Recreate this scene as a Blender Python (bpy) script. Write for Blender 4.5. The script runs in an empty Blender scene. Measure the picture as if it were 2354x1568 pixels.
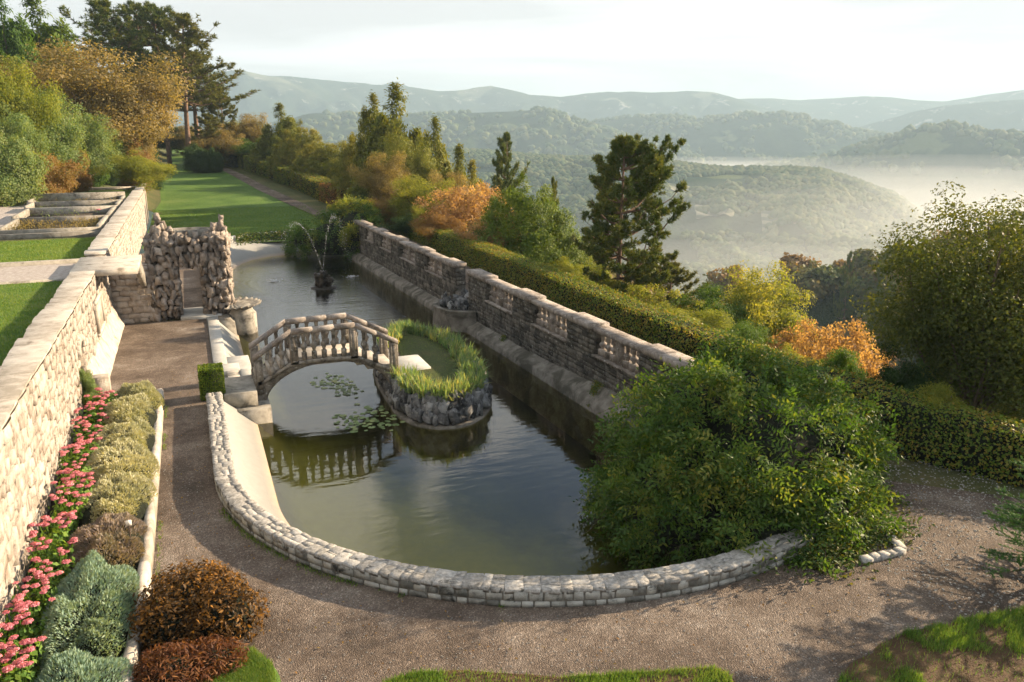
import bpy, math, random
import numpy as np
from mathutils import Matrix, Vector

# ------------------------------------------------------------------ camera, sky, sun, exposure
sc = bpy.context.scene
COL = sc.collection
F_PX, CU, CV, CAM_H = 1830.0, 1176.5, 784.0, 8.0      # survey camera: focal length in survey pixels, centre, height
PITCH = math.radians(14.9)
YAW = math.radians(21.906)                            # the garden's long axis is +Y; the camera looks this far right of it
cam_d = bpy.data.cameras.new("camera")
cam = bpy.data.objects.new("camera", cam_d); COL.objects.link(cam)
cam.location = (0, 0, CAM_H)
cam.rotation_euler = (math.radians(90) - PITCH, 0, -YAW)
cam_d.sensor_width = 36; cam_d.lens = 36 * F_PX / 2353.0
cam_d.clip_start = 0.1; cam_d.clip_end = 20000
sc.camera = cam

SUN_EL, SUN_AZ = math.radians(20.0), math.radians(85.0)   # azimuth clockwise from +Y
world = bpy.data.worlds.new("World"); sc.world = world; world.use_nodes = True
wn = world.node_tree.nodes; wl = world.node_tree.links
bg = wn["Background"]; bg.inputs[1].default_value = 0.05
sky = wn.new("ShaderNodeTexSky"); sky.sky_type = 'NISHITA'; sky.sun_disc = False
sky.sun_elevation = SUN_EL; sky.sun_rotation = SUN_AZ; sky.air_density = 1.0; sky.dust_density = 0.8; sky.ozone_density = 2.0; sky.altitude = 900
tc = wn.new("ShaderNodeTexCoord")
mp = wn.new("ShaderNodeMapping"); mp.inputs['Scale'].default_value = (1.0, 2.6, 13.0); mp.inputs['Rotation'].default_value = (0.10, 0.06, 0.5)
nz = wn.new("ShaderNodeTexNoise"); nz.inputs['Scale'].default_value = 1.6; nz.inputs['Detail'].default_value = 8; nz.inputs['Roughness'].default_value = 0.58; nz.inputs['Distortion'].default_value = 0.5
cr = wn.new("ShaderNodeMapRange"); cr.inputs[1].default_value = 0.42; cr.inputs[2].default_value = 0.64; cr.inputs[3].default_value = 0.0; cr.inputs[4].default_value = 1.0
mx = wn.new("ShaderNodeMix"); mx.data_type = 'RGBA'
veil = wn.new("ShaderNodeMix"); veil.data_type = 'RGBA'; veil.inputs[6].default_value = (5.25, 5.2, 5.15, 1); veil.inputs[7].default_value = (7.2, 7.1, 7.0, 1)
wl.new(cr.outputs[0], veil.inputs[0])
hi = wn.new("ShaderNodeMix"); hi.data_type = 'RGBA'; hi.inputs[6].default_value = (10.5, 10.0, 9.2, 1); wl.new(veil.outputs[2], hi.inputs[7]); wl.new(hi.outputs[2], mx.inputs[7])
wl.new(tc.outputs['Generated'], mp.inputs[0]); wl.new(mp.outputs[0], nz.inputs['Vector']); wl.new(nz.outputs[0], cr.inputs[0])
sx = wn.new("ShaderNodeSeparateXYZ"); wl.new(tc.outputs['Generated'], sx.inputs[0])
el = wn.new("ShaderNodeMapRange"); el.inputs[1].default_value = 0.22; el.inputs[2].default_value = 0.42; el.inputs[3].default_value = 1.0; el.inputs[4].default_value = 0.0; wl.new(sx.outputs[2], el.inputs[0])
cn = wn.new("ShaderNodeTexNoise"); cn.inputs['Scale'].default_value = 3.1; cn.inputs['Detail'].default_value = 7; cn.inputs['Roughness'].default_value = 0.55; cn.inputs['Distortion'].default_value = 0.8; wl.new(tc.outputs['Generated'], cn.inputs['Vector'])
cm = wn.new("ShaderNodeMapRange"); cm.inputs[1].default_value = 0.46; cm.inputs[2].default_value = 0.58; cm.inputs[3].default_value = 0.04; cm.inputs[4].default_value = 1.0; wl.new(cn.outputs[0], cm.inputs[0])
ml = wn.new("ShaderNodeMix"); ml.data_type = 'FLOAT'; ml.inputs[3].default_value = 0.97; wl.new(el.outputs[0], hi.inputs[0]); wl.new(el.outputs[0], ml.inputs[0]); wl.new(cm.outputs[0], ml.inputs[2])
wl.new(ml.outputs[0], mx.inputs[0]); wl.new(sky.outputs[0], mx.inputs[6]); wl.new(mx.outputs[2], bg.inputs[0])
sun_d = bpy.data.lights.new("sun", 'SUN'); sun_d.energy = 5.0; sun_d.angle = math.radians(0.6); sun_d.color = (1.0, 0.77, 0.52)
sun = bpy.data.objects.new("sun", sun_d); COL.objects.link(sun)
sdir = Vector((math.sin(SUN_AZ) * math.cos(SUN_EL), math.cos(SUN_AZ) * math.cos(SUN_EL), math.sin(SUN_EL)))
sun.rotation_euler = sdir.to_track_quat('Z', 'Y').to_euler()
sun.location = (40, -10, 30)
vs = sc.view_settings
vs.view_transform = 'Standard'; vs.look = 'None'; vs.gamma = 1; vs.use_curve_mapping = False; vs.exposure = 1.8
cy = sc.cycles
cy.max_bounces = 6; cy.diffuse_bounces = 3; cy.glossy_bounces = 3; cy.transmission_bounces = 3; cy.transparent_max_bounces = 8; cy.volume_bounces = 1
cy.caustics_reflective = False; cy.caustics_refractive = False; cy.sample_clamp_indirect = 6
cy.use_denoising = True; cy.use_adaptive_sampling = True; cy.adaptive_threshold = 0.02
try: cy.denoiser = 'OPENIMAGEDENOISE'
except Exception: pass

# ------------------------------------------------------------------ surveying helpers
def ray(u, v):
    x = (u - CU) / F_PX; y = -(v - CV) / F_PX
    dx, dy, dz = x, math.cos(PITCH) + y * math.sin(PITCH), -math.sin(PITCH) + y * math.cos(PITCH)
    c, s = math.cos(-YAW), math.sin(-YAW)
    return np.array((dx * c - dy * s, dx * s + dy * c, dz))
def at(u, v, z):
    d = ray(u, v); t = (z - CAM_H) / d[2]
    return np.array((d[0] * t, d[1] * t, z))
def at_r(u, v, r):
    d = ray(u, v); t = r / math.hypot(d[0], d[1])
    return np.array((d[0] * t, d[1] * t, CAM_H + d[2] * t))

def _hash(ix, iy, iz, seed):
    h = (ix * 374761393 + iy * 668265263 + iz * 2147483647 + seed * 1274126177) & 0xFFFFFFFF
    h = ((h ^ (h >> 13)) * 1274126177) & 0xFFFFFFFF
    return ((h ^ (h >> 16)) & 0xFFFFFF) / float(0xFFFFFF)
def vnoise(x, y, z=0.0, seed=0):
    x = np.asarray(x, float); y = np.asarray(y, float); z = np.zeros_like(x) + z
    ix, iy, iz = np.floor(x).astype(np.int64), np.floor(y).astype(np.int64), np.floor(z).astype(np.int64)
    fx, fy, fz = x - ix, y - iy, z - iz
    fx, fy, fz = [q * q * (3 - 2 * q) for q in (fx, fy, fz)]
    r = 0
    for a in (0, 1):
        for b in (0, 1):
            for c in (0, 1):
                w = (fx if a else 1 - fx) * (fy if b else 1 - fy) * (fz if c else 1 - fz)
                r = r + w * _hash(ix + a, iy + b, iz + c, seed)
    return r * 2 - 1
def fbm(x, y, z=0.0, seed=0, oct=4):
    r = 0; a = 1.0; f = 1.0; n = 0
    for i in range(oct):
        r = r + a * vnoise(np.asarray(x) * f, np.asarray(y) * f, np.asarray(z) * f, seed + i); n += a; a *= .5; f *= 2.03
    return r / n
def sstep(a, b, x):
    t = np.clip((np.asarray(x, float) - a) / (b - a), 0, 1); return t * t * (3 - 2 * t)

# ------------------------------------------------------------------ object helpers
def props(o, label=None, cat=None, group=None, kind=None):
    if label: o["label"] = label
    if cat: o["category"] = cat
    if group: o["group"] = group
    if kind: o["kind"] = kind
    return o
def thing(name, label, cat, loc, group=None, rotz=0.0):
    o = bpy.data.objects.new(name, None); COL.objects.link(o)
    o.location = loc; o.rotation_euler = (0, 0, rotz); o.empty_display_size = .2
    return props(o, label, cat, group)
class MB:
    def __init__(s): s.V = []; s.F = {}; s.T = []; s.n = 0
    def add(s, V, F, tint=None):
        V = np.asarray(V, float).reshape(-1, 3)
        if isinstance(F, np.ndarray): s.F.setdefault(F.shape[1], []).append(F + s.n)
        else:
            for f in F: s.F.setdefault(len(f), []).append(np.array([f]) + s.n)
        s.V.append(V); s.n += len(V)
        s.T.append(np.full(len(V), .5) if tint is None else (np.zeros(len(V)) + tint))
        return s
def mesh_data(name, mb, mat, org=(0, 0, 0), smooth=False, tint=True):
    V = np.concatenate(mb.V) - np.asarray(org, float)
    me = bpy.data.meshes.new(name)
    loops = []; starts = []; c = 0
    for k, L in mb.F.items():
        A = np.concatenate(L); loops.append(A.ravel()); starts.append(c + np.arange(len(A)) * k); c += A.size
    loops = np.concatenate(loops); starts = np.concatenate(starts)
    me.vertices.add(len(V)); me.vertices.foreach_set("co", V.astype(np.float32).ravel())
    me.loops.add(len(loops)); me.loops.foreach_set("vertex_index", loops.astype(np.int32))
    me.polygons.add(len(starts)); me.polygons.foreach_set("loop_start", starts.astype(np.int32))
    me.update(calc_edges=True)
    if smooth: me.polygons.foreach_set("use_smooth", np.ones(len(starts), bool))
    if tint:
        a = me.attributes.new("tint", 'FLOAT', 'POINT'); a.data.foreach_set("value", np.concatenate(mb.T).astype(np.float32))
    if mat: me.materials.append(mat)
    return me
def wloc(o):
    l = Vector((0, 0, 0))
    while o is not None: l = l + Vector(o.location); o = o.parent
    return l
def obj(name, mb, mat, parent=None, smooth=False, kind=None, org=None, tint=True):
    """mesh built in world coordinates, linked under parent (or top level with its origin at its base)"""
    if org is None:
        if parent is not None: org = wloc(parent)
        else:
            V = np.concatenate(mb.V); org = ((V[:, 0].min() + V[:, 0].max()) / 2, (V[:, 1].min() + V[:, 1].max()) / 2, V[:, 2].min())
    me = mesh_data(name, mb, mat, org, smooth, tint)
    o = bpy.data.objects.new(name, me); COL.objects.link(o)
    if parent is None: o.location = org
    else:
        o.parent = parent; o.location = Vector(org) - wloc(parent)
    if kind: o["kind"] = kind
    return o
def inst(name, me, parent, loc, M3=None, scale=None, mat=None):
    o = bpy.data.objects.new(name, me); COL.objects.link(o)
    M = Matrix.Identity(4)
    if M3 is not None:
        for i in range(3):
            for j in range(3): M[i][j] = M3[i][j]
    if scale is not None: M = M @ Matrix.Diagonal((scale[0], scale[1], scale[2], 1))
    l = Vector(loc)
    if parent is not None: o.parent = parent; l = l - wloc(parent)
    M.translation = l
    o.matrix_local = M if parent is not None else M
    if parent is None: o.matrix_world = M
    if mat is not None:
        o.material_slots[0].link = 'OBJECT'; o.material_slots[0].material = mat
    return o
def copy_tree(o, parent=None):
    c = o.copy(); COL.objects.link(c); c.parent = parent
    for ch in [k for k in bpy.data.objects if k.parent == o]: copy_tree(ch, c)
    return c

# ------------------------------------------------------------------ shapes
def box(x0, x1, y0, y1, z0, z1):
    V = [(x, y, z) for z in (z0, z1) for (x, y) in ((x0, y0), (x1, y0), (x1, y1), (x0, y1))]
    return np.array(V, float), [(0, 3, 2, 1), (4, 5, 6, 7), (0, 1, 5, 4), (1, 2, 6, 5), (2, 3, 7, 6), (3, 0, 4, 7)]
def bbox(x0, x1, y0, y1, z0, z1, b=.02):
    """box with chamfered top edges"""
    V = [(x0, y0, z0), (x1, y0, z0), (x1, y1, z0), (x0, y1, z0), (x0, y0, z1 - b), (x1, y0, z1 - b), (x1, y1, z1 - b), (x0, y1, z1 - b),
         (x0 + b, y0 + b, z1), (x1 - b, y0 + b, z1), (x1 - b, y1 - b, z1), (x0 + b, y1 - b, z1)]
    Fc = [(0, 3, 2, 1), (8, 9, 10, 11)]
    for a in (0, 4):
        for i in range(4): j = (i + 1) % 4; Fc.append((a + i, a + j, a + 4 + j, a + 4 + i))
    return np.array(V, float), Fc
def tube(P, R, n=7, cap=True):
    P = np.asarray(P, float); R = np.zeros(len(P)) + R
    V = []; Fc = []
    T = np.gradient(P, axis=0)
    for i, (p, r) in enumerate(zip(P, R)):
        t = T[i] / (np.linalg.norm(T[i]) + 1e-9)
        a = np.cross(t, (0.13, 0.31, 0.94) if abs(t[2]) < .9 else (1, 0, 0)); a /= np.linalg.norm(a); b = np.cross(t, a)
        for k in range(n):
            w = 2 * math.pi * k / n; V.append(p + r * (math.cos(w) * a + math.sin(w) * b))
    for i in range(len(P) - 1):
        for k in range(n): l = (k + 1) % n; Fc.append((i * n + k, i * n + l, (i + 1) * n + l, (i + 1) * n + k))
    if cap: Fc.append(tuple(range(n))[::-1]); Fc.append(tuple(range((len(P) - 1) * n, len(P) * n)))
    return np.array(V), Fc
def lathe(prof, c=(0, 0, 0), n=12, cap=True):
    V = []; Fc = []
    for r, z in prof:
        for k in range(n): w = 2 * math.pi * k / n; V.append((c[0] + r * math.cos(w), c[1] + r * math.sin(w), c[2] + z))
    for i in range(len(prof) - 1):
        for k in range(n): l = (k + 1) % n; Fc.append((i * n + k, i * n + l, (i + 1) * n + l, (i + 1) * n + k))
    if cap: Fc.append(tuple(range(n))[::-1]); Fc.append(tuple(range((len(prof) - 1) * n, len(prof) * n)))
    return np.array(V), Fc
def loft(sections, closed=False, caps=True):
    """list of equal-length point rings/lines -> quads"""
    n = len(sections[0]); V = np.array([p for s in sections for p in s], float); Fc = []
    for i in range(len(sections) - 1):
        for k in range(n if closed else n - 1):
            l = (k + 1) % n; Fc.append((i * n + k, i * n + l, (i + 1) * n + l, (i + 1) * n + k))
    if closed and caps: Fc.append(tuple(range(n))[::-1]); Fc.append(tuple(range((len(sections) - 1) * n, len(sections) * n)))
    return V, Fc
def grid(fx, nu, nv):
    U, W = np.meshgrid(np.linspace(0, 1, nu), np.linspace(0, 1, nv), indexing='ij')
    X, Y, Z = fx(U, W); V = np.stack([X, Y, Z], -1).reshape(-1, 3)
    i = np.arange((nu - 1) * (nv - 1)); a = (i // (nv - 1)) * nv + i % (nv - 1)
    return V, np.stack([a, a + nv, a + nv + 1, a + 1], 1)

# stones: 26-vertex blocks, deformed
def stone_mesh(rng, jit=.06, cast=.35):
    g = [-.5, 0, .5]; idx = {}; V = []
    for i in range(3):
        for j in range(3):
            for k in range(3):
                if (i, j, k) != (1, 1, 1): idx[i, j, k] = len(V); V.append((g[i], g[j], g[k]))
    V = np.array(V); Fc = []
    if cast <= .12:
        cor = rng.normal(0, jit * 1.6, (2, 2, 2, 3)); W_ = V + .5; off = 0
        for i in (0, 1):
            for j in (0, 1):
                for k in (0, 1): off = off + cor[i, j, k] * ((W_[:, 0:1] if i else 1 - W_[:, 0:1]) * (W_[:, 1:2] if j else 1 - W_[:, 1:2]) * (W_[:, 2:3] if k else 1 - W_[:, 2:3]))
    for ax in range(3):
        o1, o2 = (ax + 1) % 3, (ax + 2) % 3
        for side in (0, 2):
            for a in (0, 1):
                for b in (0, 1):
                    q = []
                    for (da, db) in ((0, 0), (1, 0), (1, 1), (0, 1)):
                        t = [0, 0, 0]; t[ax] = side; t[o1] = a + da; t[o2] = b + db; q.append(idx[tuple(t)])
                    Fc.append(tuple(q if side == 2 else q[::-1]))
    L = np.linalg.norm(V, axis=1, keepdims=True)
    if cast <= .12: V = V + off - V * ((L > .8) * .03) + rng.normal(0, jit * .15, V.shape); return V, np.array(Fc)
    V = V * (1 - cast) + V / L * .56 * cast
    V += rng.normal(0, jit, V.shape)
    return V, np.array(Fc)
RNG = np.random.default_rng(7)
STONES = {}
def stone_set(key, mat, jit, cast, n=8, smooth=False):
    k = (key, mat.name)
    if k not in STONES:
        L = []
        for i in range(n):
            V, Fc = stone_mesh(RNG, jit, cast); mb = MB().add(V, Fc)
            L.append((V, Fc, mesh_data(key, mb, mat, smooth=smooth, tint=False)))
        STONES[k] = L
    return STONES[k]
def lay(parent, items, key, mat, jit=.05, cast=.3, cap=300, name="stone", rest="stonework", smooth=False, focus=(0, 0, 8)):
    """items: (centre, M3 columns = axes, size). The nearest `cap` become parts, the rest one joined part"""
    S = stone_set(key, mat, jit, cast, smooth=smooth)
    items = sorted(items, key=lambda it: -max(it[2]) / (np.linalg.norm(np.asarray(it[0]) - np.asarray(focus)) + .1))
    for it in items[:cap]:
        s = S[RNG.integers(len(S))]; inst(name, s[2], parent, it[0], it[1], it[2])
    if len(items) > cap:
        mb = MB()
        for it in items[cap:]:
            s = S[RNG.integers(len(S))]; mb.add((s[0] * np.asarray(it[2])) @ np.asarray(it[1]).T + np.asarray(it[0]), s[1], RNG.random())
        obj(rest, mb, mat, parent, kind="stuff", smooth=smooth, tint=False)
def axes(t, n=None):
    """columns: tangent, outward normal, up"""
    t = np.array([t[0], t[1], 0.0]); t /= np.linalg.norm(t); nn = np.array([t[1], -t[0], 0.0])
    return np.stack([t, nn, np.array([0, 0, 1.0])], 1)
def courses(s0, s1, z0, z1, hr, wr, rng, gap=.015, skip=None):
    """rows of rectangles (s centre, z centre, width, height)"""
    out = []; z = z0
    while z < z1 - .04:
        h = min(rng.uniform(*hr), z1 - z)
        if z1 - z - h < .06: h = z1 - z
        s = s0 - rng.uniform(0, wr[0] * .6)
        while s < s1:
            w = rng.uniform(*wr); a, b = max(s, s0), min(s + w, s1); s += w
            if b - a < .07: continue
            if skip and skip((a + b) / 2, z + h / 2): continue
            out.append(((a + b) / 2, z + h / 2, b - a - gap, h - gap))
        z += h
    return out

# ------------------------------------------------------------------ materials
def nt(name):
    m = bpy.data.materials.new(name); m.use_nodes = True
    t = m.node_tree; b = t.nodes["Principled BSDF"]
    return m, t, b, (lambda k: t.nodes.new(k)), t.links
def noise(N, L, vec, scale, detail=5, rough=.55, dist=0):
    n = N("ShaderNodeTexNoise"); n.inputs['Scale'].default_value = scale; n.inputs['Detail'].default_value = detail
    n.inputs['Roughness'].default_value = rough; n.inputs['Distortion'].default_value = dist
    if vec is not None: L.new(vec, n.inputs['Vector'])
    return n.outputs[0]
def ramp(N, L, fac, stops):
    r = N("ShaderNodeValToRGB"); L.new(fac, r.inputs[0]); e = r.color_ramp.elements
    while len(e) < len(stops): e.new(.5)
    for q, (p, c) in zip(e, stops): q.position = p; q.color = (*c, 1) if len(c) == 3 else c
    return r.outputs[0]
def mix(N, L, fac, a, b, mode='MIX'):
    m = N("ShaderNodeMix"); m.data_type = 'RGBA'; m.blend_type = mode
    for s, v in ((0, fac), (6, a), (7, b)):
        if isinstance(v, (int, float)): m.inputs[s].default_value = v
        elif isinstance(v, tuple): m.inputs[s].default_value = (*v, 1)
        else: L.new(v, m.inputs[s])
    return m.outputs[2]
def mth(N, L, op, a, b=None, c=None):
    m = N("ShaderNodeMath"); m.operation = op
    for i, v in enumerate((a, b, c)):
        if v is None: continue
        if isinstance(v, (int, float)): m.inputs[i].default_value = v
        else: L.new(v, m.inputs[i])
    return m.outputs[0]
def bump(N, L, b, h, strength=.5, dist=.03):
    n = N("ShaderNodeBump"); n.inputs['Strength'].default_value = strength; n.inputs['Distance'].default_value = dist
    L.new(h, n.inputs['Height']); L.new(n.outputs[0], b.inputs['Normal']); return n
def rock_mat(name, stops, scale=3.0, bscale=14, bs=.6, bd=.04, rough=.9, stain=None, stain_scale=.8, rnd=.25, lichen=None, smin=.5, smax=.68):
    m, t, b, N, L = nt(name)
    P = N("ShaderNodeNewGeometry").outputs['Position']
    n1 = noise(N, L, P, scale, 7, .6); oi = N("ShaderNodeObjectInfo").outputs['Random']
    f = mth(N, L, 'ADD', n1, mth(N, L, 'MULTIPLY', mth(N, L, 'SUBTRACT', oi, .5), rnd))
    c = ramp(N, L, f, stops)
    if stain:
        s = noise(N, L, P, stain_scale, 6, .65, .6)
        r = N("ShaderNodeMapRange"); r.inputs[1].default_value = smin; r.inputs[2].default_value = smax; L.new(s, r.inputs[0])
        c = mix(N, L, r.outputs[0], c, stain)
    if lichen:
        s = noise(N, L, P, 9, 4, .7); r = N("ShaderNodeMapRange"); r.inputs[1].default_value = .60; r.inputs[2].default_value = .68; L.new(s, r.inputs[0])
        c = mix(N, L, r.outputs[0], c, lichen)
    fine = noise(N, L, P, 60, 3, .7)
    c = mix(N, L, .35, c, ramp(N, L, fine, [(.3, (.25, .25, .25)), (.7, (1, 1, 1))]), 'MULTIPLY')
    L.new(c, b.inputs['Base Color']); b.inputs['Roughness'].default_value = rough; b.inputs['Specular IOR Level'].default_value = .25
    h = mth(N, L, 'ADD', noise(N, L, P, bscale, 6, .65), mth(N, L, 'MULTIPLY', fine, .3))
    bump(N, L, b, h, bs, bd)
    return m
def leaf_mat(name, cols, trans=.35, rough=.6, spec=.18, vary=.35, scale=.35):
    cols = [tuple(q * LEAF_GAIN for q in c) for c in cols]; rough = max(rough, .55); spec = min(spec, .22)
    m, t, b, N, L = nt(name)
    P = N("ShaderNodeNewGeometry").outputs['Position']
    a = N("ShaderNodeAttribute"); a.attribute_name = "tint"
    big = noise(N, L, P, scale, 3, .5); oi = N("ShaderNodeObjectInfo").outputs['Random']
    f = mth(N, L, 'ADD', mth(N, L, 'MULTIPLY', a.outputs['Fac'], .6), mth(N, L, 'MULTIPLY', big, vary * 1.4))
    f = mth(N, L, 'ADD', f, mth(N, L, 'MULTIPLY', mth(N, L, 'SUBTRACT', oi, .5), .18))
    n = len(cols); c = ramp(N, L, f, [(.12 + .76 * i / max(1, n - 1), cols[i]) for i in range(n)])
    L.new(c, b.inputs['Base Color']); b.inputs['Roughness'].default_value = rough; b.inputs['Specular IOR Level'].default_value = spec
    tr = N("ShaderNodeBsdfTranslucent"); L.new(mix(N, L, 1.0, c, (1.7, 1.5, .55), 'MULTIPLY'), tr.inputs[0])
    ms = N("ShaderNodeMixShader"); ms.inputs[0].default_value = min(.5, trans * 1.25)
    L.new(b.outputs[0], ms.inputs[1]); L.new(tr.outputs[0], ms.inputs[2]); L.new(ms.outputs[0], t.nodes['Material Output'].inputs[0])
    return m
def plain_mat(name, col, rough=.8, var=.25, scale=8, bs=.3, bd=.02):
    c1 = tuple(q * (1 - var) for q in col); c2 = tuple(min(1, q * (1 + var)) for q in col)
    return rock_mat(name, [(.35, c1), (.65, c2)], scale=scale, bs=bs, bd=bd, rough=rough, rnd=.1)

M = {}
LEAF_GAIN = 1.6
M['limestone'] = rock_mat('limestone', [(.25, (.29, .245, .20)), (.5, (.43, .385, .335)), (.75, (.55, .51, .46))], 4, 12, .9, .05, stain=(.22, .165, .12), stain_scale=1.3, smin=.56, smax=.72)
M['limestone_mortar'] = rock_mat('limestone_mortar', [(.3, (.28, .24, .19)), (.7, (.46, .41, .35))], 5, 18, .8, .03, rnd=0)
M['coping_pale'] = rock_mat('coping_pale', [(.3, (.30, .27, .22)), (.55, (.48, .44, .38)), (.8, (.60, .57, .5))], 3, 20, .5, .02, stain=(.22, .19, .15), stain_scale=2, smin=.58, smax=.7)
M['curb_stone'] = rock_mat('curb_stone', [(.25, (.13, .13, .115)), (.5, (.33, .33, .30)), (.78, (.50, .50, .46))], 5, 15, .6, .03, stain=(.045, .045, .04), stain_scale=3, rnd=.5, smin=.56, smax=.66)
M['curb_top'] = rock_mat('curb_top', [(.25, (.17, .165, .15)), (.5, (.33, .32, .295)), (.75, (.52, .51, .48))], 14, 22, .7, .02, stain=(.11, .11, .10), stain_scale=5, rnd=.25, smin=.56, smax=.66)
M['mortar'] = rock_mat('mortar', [(.3, (.10, .095, .08)), (.7, (.30, .285, .25))], 8, 25, .6, .02, rnd=0)
M['curb_mortar'] = rock_mat('curb_mortar', [(.3, (.20, .195, .175)), (.7, (.40, .39, .36))], 10, 25, .6, .02, rnd=0)
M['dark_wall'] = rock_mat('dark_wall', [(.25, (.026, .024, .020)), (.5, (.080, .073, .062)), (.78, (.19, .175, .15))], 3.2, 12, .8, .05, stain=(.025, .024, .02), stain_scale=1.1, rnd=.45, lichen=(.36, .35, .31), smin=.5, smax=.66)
M['dark_mortar'] = rock_mat('dark_mortar', [(.3, (.045, .04, .035)), (.7, (.14, .13, .11))], 5, 20, .8, .04, rnd=0)
M['wall_coping'] = rock_mat('wall_coping', [(.25, (.15, .13, .11)), (.5, (.28, .245, .215)), (.75, (.40, .365, .33))], 6, 22, .7, .03, stain=(.10, .085, .07), stain_scale=2.4, lichen=(.5, .48, .44))
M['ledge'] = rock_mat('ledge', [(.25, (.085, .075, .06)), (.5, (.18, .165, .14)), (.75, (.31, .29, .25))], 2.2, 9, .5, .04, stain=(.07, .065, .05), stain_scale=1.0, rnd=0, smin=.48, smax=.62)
M['bridge_stone'] = rock_mat('bridge_stone', [(.25, (.10, .085, .065)), (.5, (.21, .185, .15)), (.75, (.35, .315, .27))], 7, 25, .7, .025, stain=(.065, .058, .045), stain_scale=2.2, lichen=(.48, .47, .42), smin=.52, smax=.66)
M['concrete'] = rock_mat('concrete', [(.3, (.36, .36, .33)), (.7, (.52, .52, .49))], 1.8, 20, .25, .01, stain=(.28, .28, .25), stain_scale=1.5, rnd=.1, smin=.55, smax=.75)
M['old_concrete'] = rock_mat('old_concrete', [(.3, (.20, .185, .155)), (.7, (.40, .38, .33))], 4, 20, .6, .02, stain=(.09, .08, .065), stain_scale=2, smin=.52, smax=.7)
M['tufa'] = rock_mat('tufa', [(.25, (.16, .135, .11)), (.5, (.34, .29, .245)), (.75, (.50, .44, .38))], 5, 9, 1.0, .08, stain=(.10, .08, .065), stain_scale=1.8, rnd=.5, smin=.56, smax=.72)
M['tufa_dark'] = rock_mat('tufa_dark', [(.3, (.035, .03, .026)), (.7, (.10, .085, .07))], 6, 12, .9, .05, rnd=0)
M['grey_rock'] = rock_mat('grey_rock', [(.25, (.05, .052, .055)), (.5, (.17, .175, .18)), (.75, (.36, .37, .37))], 6, 9, 1.0, .07, stain=(.025, .026, .026), stain_scale=3, rnd=.5, lichen=(.32, .32, .28), smin=.52, smax=.64)
M['wet_rock'] = rock_mat('wet_rock', [(.3, (.015, .013, .01)), (.7, (.06, .045, .03))], 6, 9, 1.0, .07, rough=.5)
M['soil'] = plain_mat('soil', (.055, .042, .03), .95, .4, 20, .8, .03)
M['bark'] = rock_mat('bark', [(.3, (.07, .05, .035)), (.7, (.20, .145, .10))], 8, 16, 1.0, .06)
M['pine_bark'] = rock_mat('pine_bark', [(.3, (.11, .07, .05)), (.7, (.26, .17, .12))], 3, 9, 1.0, .06)
M['wood_label'] = plain_mat('wood_label', (.75, .72, .65), .6, .05)

def gravel_mat():
    m, t, b, N, L = nt('gravel'); P = N("ShaderNodeNewGeometry").outputs['Position']
    big = noise(N, L, P, .45, 5, .6, .4); mid = noise(N, L, P, 3, 5, .6)
    c = ramp(N, L, mth(N, L, 'ADD', mth(N, L, 'MULTIPLY', big, .7), mth(N, L, 'MULTIPLY', mid, .3)), [(.36, (.070, .054, .041)), (.48, (.13, .102, .080)), (.58, (.19, .157, .128)), (.70, (.32, .29, .255))])
    vo = N("ShaderNodeTexVoronoi"); vo.inputs['Scale'].default_value = 45; L.new(P, vo.inputs['Vector'])
    sp = ramp(N, L, vo.outputs['Color'], [(.2, (.45, .42, .40)), (.75, (1.05, 1.03, 1.0)), (.93, (2.1, 2.1, 2.1))])
    c = mix(N, L, .75, c, sp, 'MULTIPLY')
    leaf = noise(N, L, P, 14, 2, .5); r = N("ShaderNodeMapRange"); r.inputs[1].default_value = .70; r.inputs[2].default_value = .74; L.new(leaf, r.inputs[0])
    c = mix(N, L, mth(N, L, 'MULTIPLY', r.outputs[0], .6), c, (.10, .05, .025))
    L.new(c, b.inputs['Base Color']); b.inputs['Roughness'].default_value = .92; b.inputs['Specular IOR Level'].default_value = .3
    h = mth(N, L, 'ADD', mth(N, L, 'MULTIPLY', vo.outputs['Distance'], -1.0), mth(N, L, 'MULTIPLY', mid, 1.5)); bump(N, L, b, h, .8, .02)
    return m
M['gravel'] = gravel_mat()
M['pale_gravel'] = rock_mat('pale_gravel', [(.3, (.30, .26, .23)), (.7, (.50, .46, .42))], 6, 40, .8, .02, rnd=0)
def grass_mat(name, cols, patch=.5):
    m, t, b, N, L = nt(name); P = N("ShaderNodeNewGeometry").outputs['Position']
    n1 = noise(N, L, P, patch, 5, .6); n2 = noise(N, L, P, 9, 4, .7)
    f = mth(N, L, 'ADD', mth(N, L, 'MULTIPLY', n1, .6), mth(N, L, 'MULTIPLY', n2, .4))
    c = ramp(N, L, f, [(.3 + .4 * i / (len(cols) - 1), cols[i]) for i in range(len(cols))])
    L.new(c, b.inputs['Base Color']); b.inputs['Roughness'].default_value = .8; b.inputs['Specular IOR Level'].default_value = .2
    bump(N, L, b, mth(N, L, 'ADD', noise(N, L, P, 30, 3, .7), noise(N, L, P, 5, 3, .6)), 1.0, .06)
    return m
M['lawn'] = grass_mat('lawn', [(.040, .085, .014), (.075, .145, .022), (.14, .20, .05)], .35)
M['terrace_grass'] = grass_mat('terrace_grass', [(.06, .12, .018), (.10, .17, .03), (.20, .21, .07)], .6)
M['rough_grass'] = grass_mat('rough_grass', [(.04, .06, .015), (.08, .09, .03), (.16, .12, .06)], .3)
M['blade'] = leaf_mat('blade', [(.03, .075, .012), (.06, .12, .02), (.12, .16, .04)], .35, .5, .3, .4, .6)
M['litter'] = grass_mat('litter', [(.05, .03, .015), (.10, .06, .03), (.07, .08, .02)], 1.2)

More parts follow.
